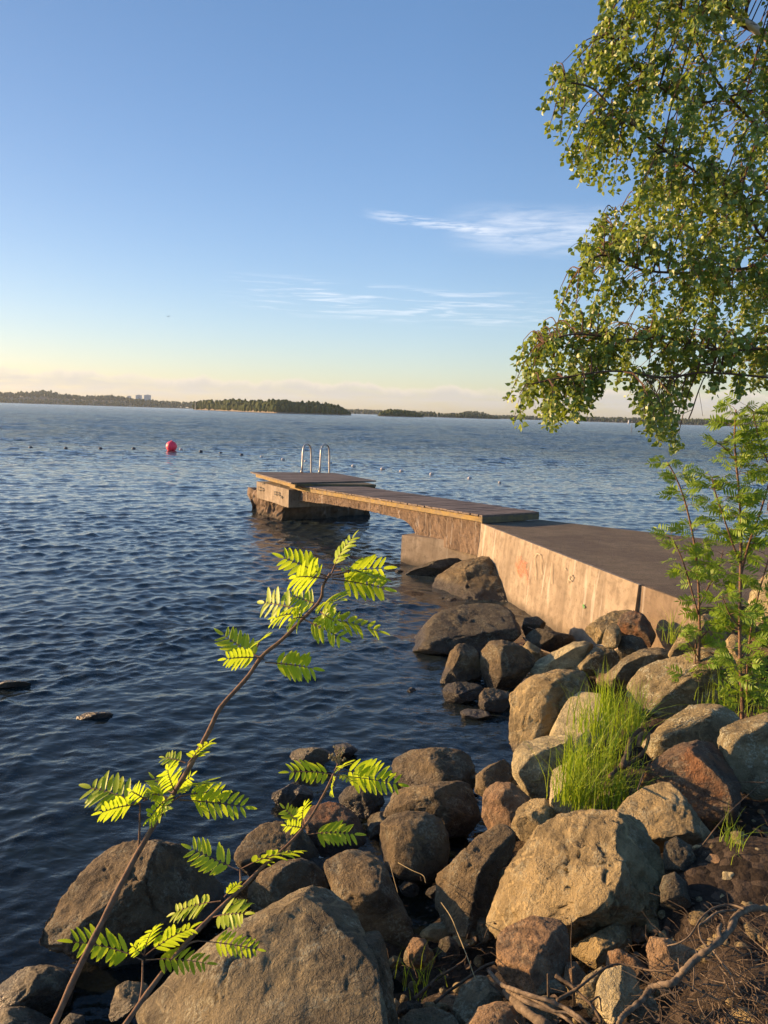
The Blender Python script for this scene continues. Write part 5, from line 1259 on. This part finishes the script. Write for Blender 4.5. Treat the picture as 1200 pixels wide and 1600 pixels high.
# ------------------------------------------------------------------ driftwood and twigs
def gz_pt(z, p, up_=.06):
    x, y = zpt(z, p); d = ray(x, y); h_ = hit(x, y, up_); return h_
def stick(name, label, zm, pls, mat, ups, rad, n=7, group=None, knob=.0, cat='branch', seed=0):
    r = random.Random(seed); mb = MB(); dist0 = None
    for pi, (pl, (ra, rb_)) in enumerate(zip(pls, rad)):
        pts = [gz_pt(zm, p, ups[pi] if isinstance(ups[pi], float) else ups[pi][min(i, len(ups[pi]) - 1)]) for i, p in enumerate(pl)]
        sp_ = spline(pts, 6); L = len(sp_)
        mb.tube(sp_, [(ra + (rb_ - ra) * i / L) * (1 + knob * (r.random() - .3)) for i in range(L)], n)
    o = mb.build(name, mat, smooth=True); return meta(o, label, cat, group)
stick('driftwood_branch', 'crooked bare driftwood branch arching across the bottom right corner', 'G',
      [[(1190, 55), (1130, 52), (1065, 85), (1040, 140), (1000, 185), (950, 225), (900, 262), (850, 310), (815, 350), (790, 372), (740, 380), (700, 392), (675, 430), (650, 455), (600, 495), (575, 520), (560, 560)],
       [(1100, 55), (1040, 38), (970, 50), (915, 95), (870, 165), (820, 200), (770, 212)], [(1060, 60), (985, 70), (930, 110), (905, 130), (915, 185), (940, 215)], [(1000, 185), (990, 150), (1000, 120)],
       [(960, 225), (1000, 280), (1045, 340), (1060, 400)], [(830, 330), (820, 300), (818, 265)], [(880, 270), (885, 330), (880, 400)]],
      M_DRIFT, [.22, .24, .24, .22, .18, .17, .15], [(.0098, .0068), (.0035, .0018), (.0035, .002), (.008, .005), (.003, .0015), (.003, .0015), (.0025, .0012)], 9, knob=.5, seed=2)
stick('dead_branch', 'bundle of pale peeling dead sticks at the bottom edge right of centre', 'G',
      [[(10, 320), (60, 375), (120, 400), (190, 425), (260, 445), (330, 475), (400, 520), (450, 560)], [(90, 400), (150, 440), (220, 470), (300, 500), (350, 530), (380, 560)], [(150, 420), (230, 455), (290, 490), (350, 500), (410, 545)]],
      M_DRIFT, [.14, .12, .13], [(.0075, .0045), (.0075, .004), (.0055, .003)], 8, knob=.35, seed=3)
stick('log', 'short bark covered log lying under the pale dead sticks', 'G', [[(80, 410), (130, 460), (190, 510), (260, 560)]], M_DRIFT, [.05], [(.013, .016)], 12, knob=.5, cat='log', seed=4)
stick('dead_branch', 'forked brown twig crossing in front of the small pale angular rock', 'G', [[(295, 340), (330, 362), (365, 385), (410, 430), (450, 470), (490, 535)], [(300, 445), (360, 410), (400, 385), (450, 345), (510, 305), (560, 290), (620, 300), (700, 318), (790, 318)], [(370, 390), (420, 370), (470, 320)], [(440, 455), (480, 430), (490, 490)]],
      M_DEAD, [.16, .20, .18, .15], [(.006, .004), (.005, .002), (.003, .0015), (.003, .002)], 7, knob=.3, seed=5)
stick('dry_stalk', 'thin upright grey stalk in front of the blocky reddish rock', 'G', [[(372, 470), (366, 350), (360, 220), (364, 95)]], M_DEAD, [[.05, .15, .25, .34]], [(.0028, .001)], 5, cat='stalk')
stick('dry_stalk', 'short upright reddish stalk by the pale dead sticks', 'G', [[(264, 430), (263, 380), (262, 332)]], M_DEAD, [[.13, .17, .2]], [(.004, .003)], 6, cat='stalk')
stick('dry_stalk', 'long pale dry stalk slanting across the dark hollow', 'H', [[(645, 300), (720, 410), (780, 550), (840, 700), (885, 820), (918, 910)]], M_DRYG, [[.16, .18, .18, .15, .12, .10]], [(.0022, .0018)], 5, cat='stalk')
stick('dry_stalk', 'pair of faint bent stalks in the dark gap below the almost spherical boulder', 'H', [[(310, -10), (420, 50), (505, 90), (525, 150)], [(250, 10), (275, 110), (308, 225)]], M_DRYG, [.3, .3], [(.0018, .0014), (.0018, .0014)], 5, cat='stalk')
stick('dead_branch', 'reddish brown stick lying by the peaked rock at the bottom', 'H', [[(600, 1080), (700, 1000), (800, 930), (900, 860), (980, 800), (1065, 768)]], M_DEAD, [.06], [(.0055, .004)], 7, knob=.3)
stick('dead_branch', 'dark curved stick in the shaded hollow', 'H', [[(430, 1060), (520, 980), (620, 890), (720, 830), (800, 775), (840, 740)], [(560, 960), (600, 900), (640, 870)]], M_DEAD, [.05, .06], [(.007, .003), (.005, .003)], 7, knob=.4)
stick('dead_branch', 'long thin twig on the soil right of the cone shaped boulder', 'F', [[(1098, 1320), (1130, 1280), (1160, 1250), (1200, 1215)], [(1125, 1225), (1160, 1222), (1200, 1223)]], M_DEAD, [.12, .14], [(.003, .0025), (.003, .0025)], 5)
stick('dead_branch', 'dry root and stalk pile between the grass tuft and the red brown boulder', 'B', [[(460, 880), (500, 840), (560, 810), (620, 760), (640, 680), (600, 650)], [(520, 830), (545, 760), (560, 700), (600, 660)], [(590, 940), (620, 860), (660, 790)]], M_DEAD, [.25, .3, .25], [(.012, .007), (.02, .012), (.004, .003)], 8, knob=.5)
stick('dead_branch', 'thin weathered sticks among driftweed at the wall foot', 'C', [[(870, 625), (920, 665), (980, 700), (1060, 730)], [(900, 560), (980, 590), (1060, 610)]], M_DRIFT, [.12, .14], [(.012, .008), (.009, .006)], 6)
# tangle of fine twigs at bottom right: nobody could count them
r = random.Random(77); mb = MB(); mb2 = MB()
for i in range(520):
    x, y = r.uniform(1020, 1290), r.uniform(1420, 1690)
    if x < 1080 and y < 1480: continue
    p = hit(x, min(y, 1690), r.uniform(0.01, .12)); a_ = r.uniform(0, 6.28); L = r.uniform(.05, .22)
    d = np.array([math.cos(a_), math.sin(a_), r.uniform(-.2, .5)]); pts = [p]
    for k in range(4): d = unit(d + np.array([r.uniform(-.5, .5), r.uniform(-.5, .5), r.uniform(-.35, .2)])); pts.append(pts[-1] + d * L / 4)
    (mb if i % 3 else mb2).tube(pts, [.0014 * (1 - .15 * k) * (2.0 if i % 6 == 0 else 1) for k in range(5)], 4, False)
k0 = len(mb.v); mb.add(mb2.v, mb2.f)
o = mesh_obj('twig_tangle', mb.v, mb.f, [M_DEAD, M_DRIFT], mi=[0] * (len(mb.f) - len(mb2.f)) + [1] * len(mb2.f)); meta(o, 'tangle of fine dry twigs and roots in the bottom right corner', 'twigs', kind='stuff')
mb = MB()
for i in range(650):
    x, y = r.uniform(600, 1280), r.uniform(1180, 1680)
    if x < 1010 and y < 1330: continue
    p = hit(x, y, .008); a_ = r.uniform(0, 6.28); L = r.uniform(.02, .12); d = np.array([math.cos(a_), math.sin(a_), r.uniform(-.1, .25)]) * L
    mb.tube([p - d / 2, p + np.array([0, 0, .006]), p + d / 2], [.001, .0014, .0008], 3, False)
for i in range(700):
    x, y = r.uniform(640, 1280), r.uniform(1200, 1680)
    if x < 1000 and y < 1400: continue
    p = hit(x, y, .008); a_ = r.uniform(0, 6.28); dd_, ss_, zz2 = frame((math.cos(a_), math.sin(a_), r.uniform(-.3, .4)), (r.uniform(-.4, .4), r.uniform(-.4, .4), 1)); L = r.uniform(.012, .034)
    mb.add(p + BV[:, :1] * dd_ * L + BV[:, 1:2] * ss_ * L + BV[:, 2:] * zz2 * L * 1.5, BF.tolist())
o = mb.build('ground_litter', M_DEAD); meta(o, 'dry needles and bits of twig scattered over the soil', 'litter', kind='stuff')
# pebbles
V = []; F = []; k = 0; pv, pf = ico(2)
for i in range(900):
    x, y = r.uniform(560, 1300), r.uniform(1150, 1690)
    p = hit(x, y, .0); s_ = r.uniform(.008, .03) * (1.6 if r.random() < .12 else 1)
    q = pv * [s_ * r.uniform(.8, 1.4), s_ * r.uniform(.8, 1.3), s_ * .7]; q = q * (1 + .22 * vnoise(pv * 1.7 + r.random() * 50)[:, None])
    zg = float(ground_low([p[0]], [p[1]])[0]); V.append(q + np.array([p[0], p[1], zg + s_ * .3])); F.append(pf + k); k += len(pv)
o = mesh_obj('pebbles', np.concatenate(V), np.concatenate(F), ROCK['tan'], smooth=True); meta(o, 'small pebbles scattered between the rocks', 'pebbles', kind='stuff')
# ------------------------------------------------------------------ haze
mb = MB(); mb.slab([(-4600, -4600), (4600, -4600), (4600, 4600), (-4600, 4600)], -8.0, 90.0)
m = bpy.data.materials.new('haze_air'); m.use_nodes = True; n = NT(m.node_tree); n.n.clear(); out = n.node('ShaderNodeOutputMaterial')
v = n.node('ShaderNodeVolumePrincipled'); v.inputs['Color'].default_value = (.72, .86, 1.0, 1); v.inputs['Density'].default_value = .00006; v.inputs['Anisotropy'].default_value = .3
n.l.new(v.outputs[0], out.inputs['Volume'])
o = mb.build('haze', m); meta(o, 'thin evening haze over the lake', 'haze', kind='stuff')
#PART3
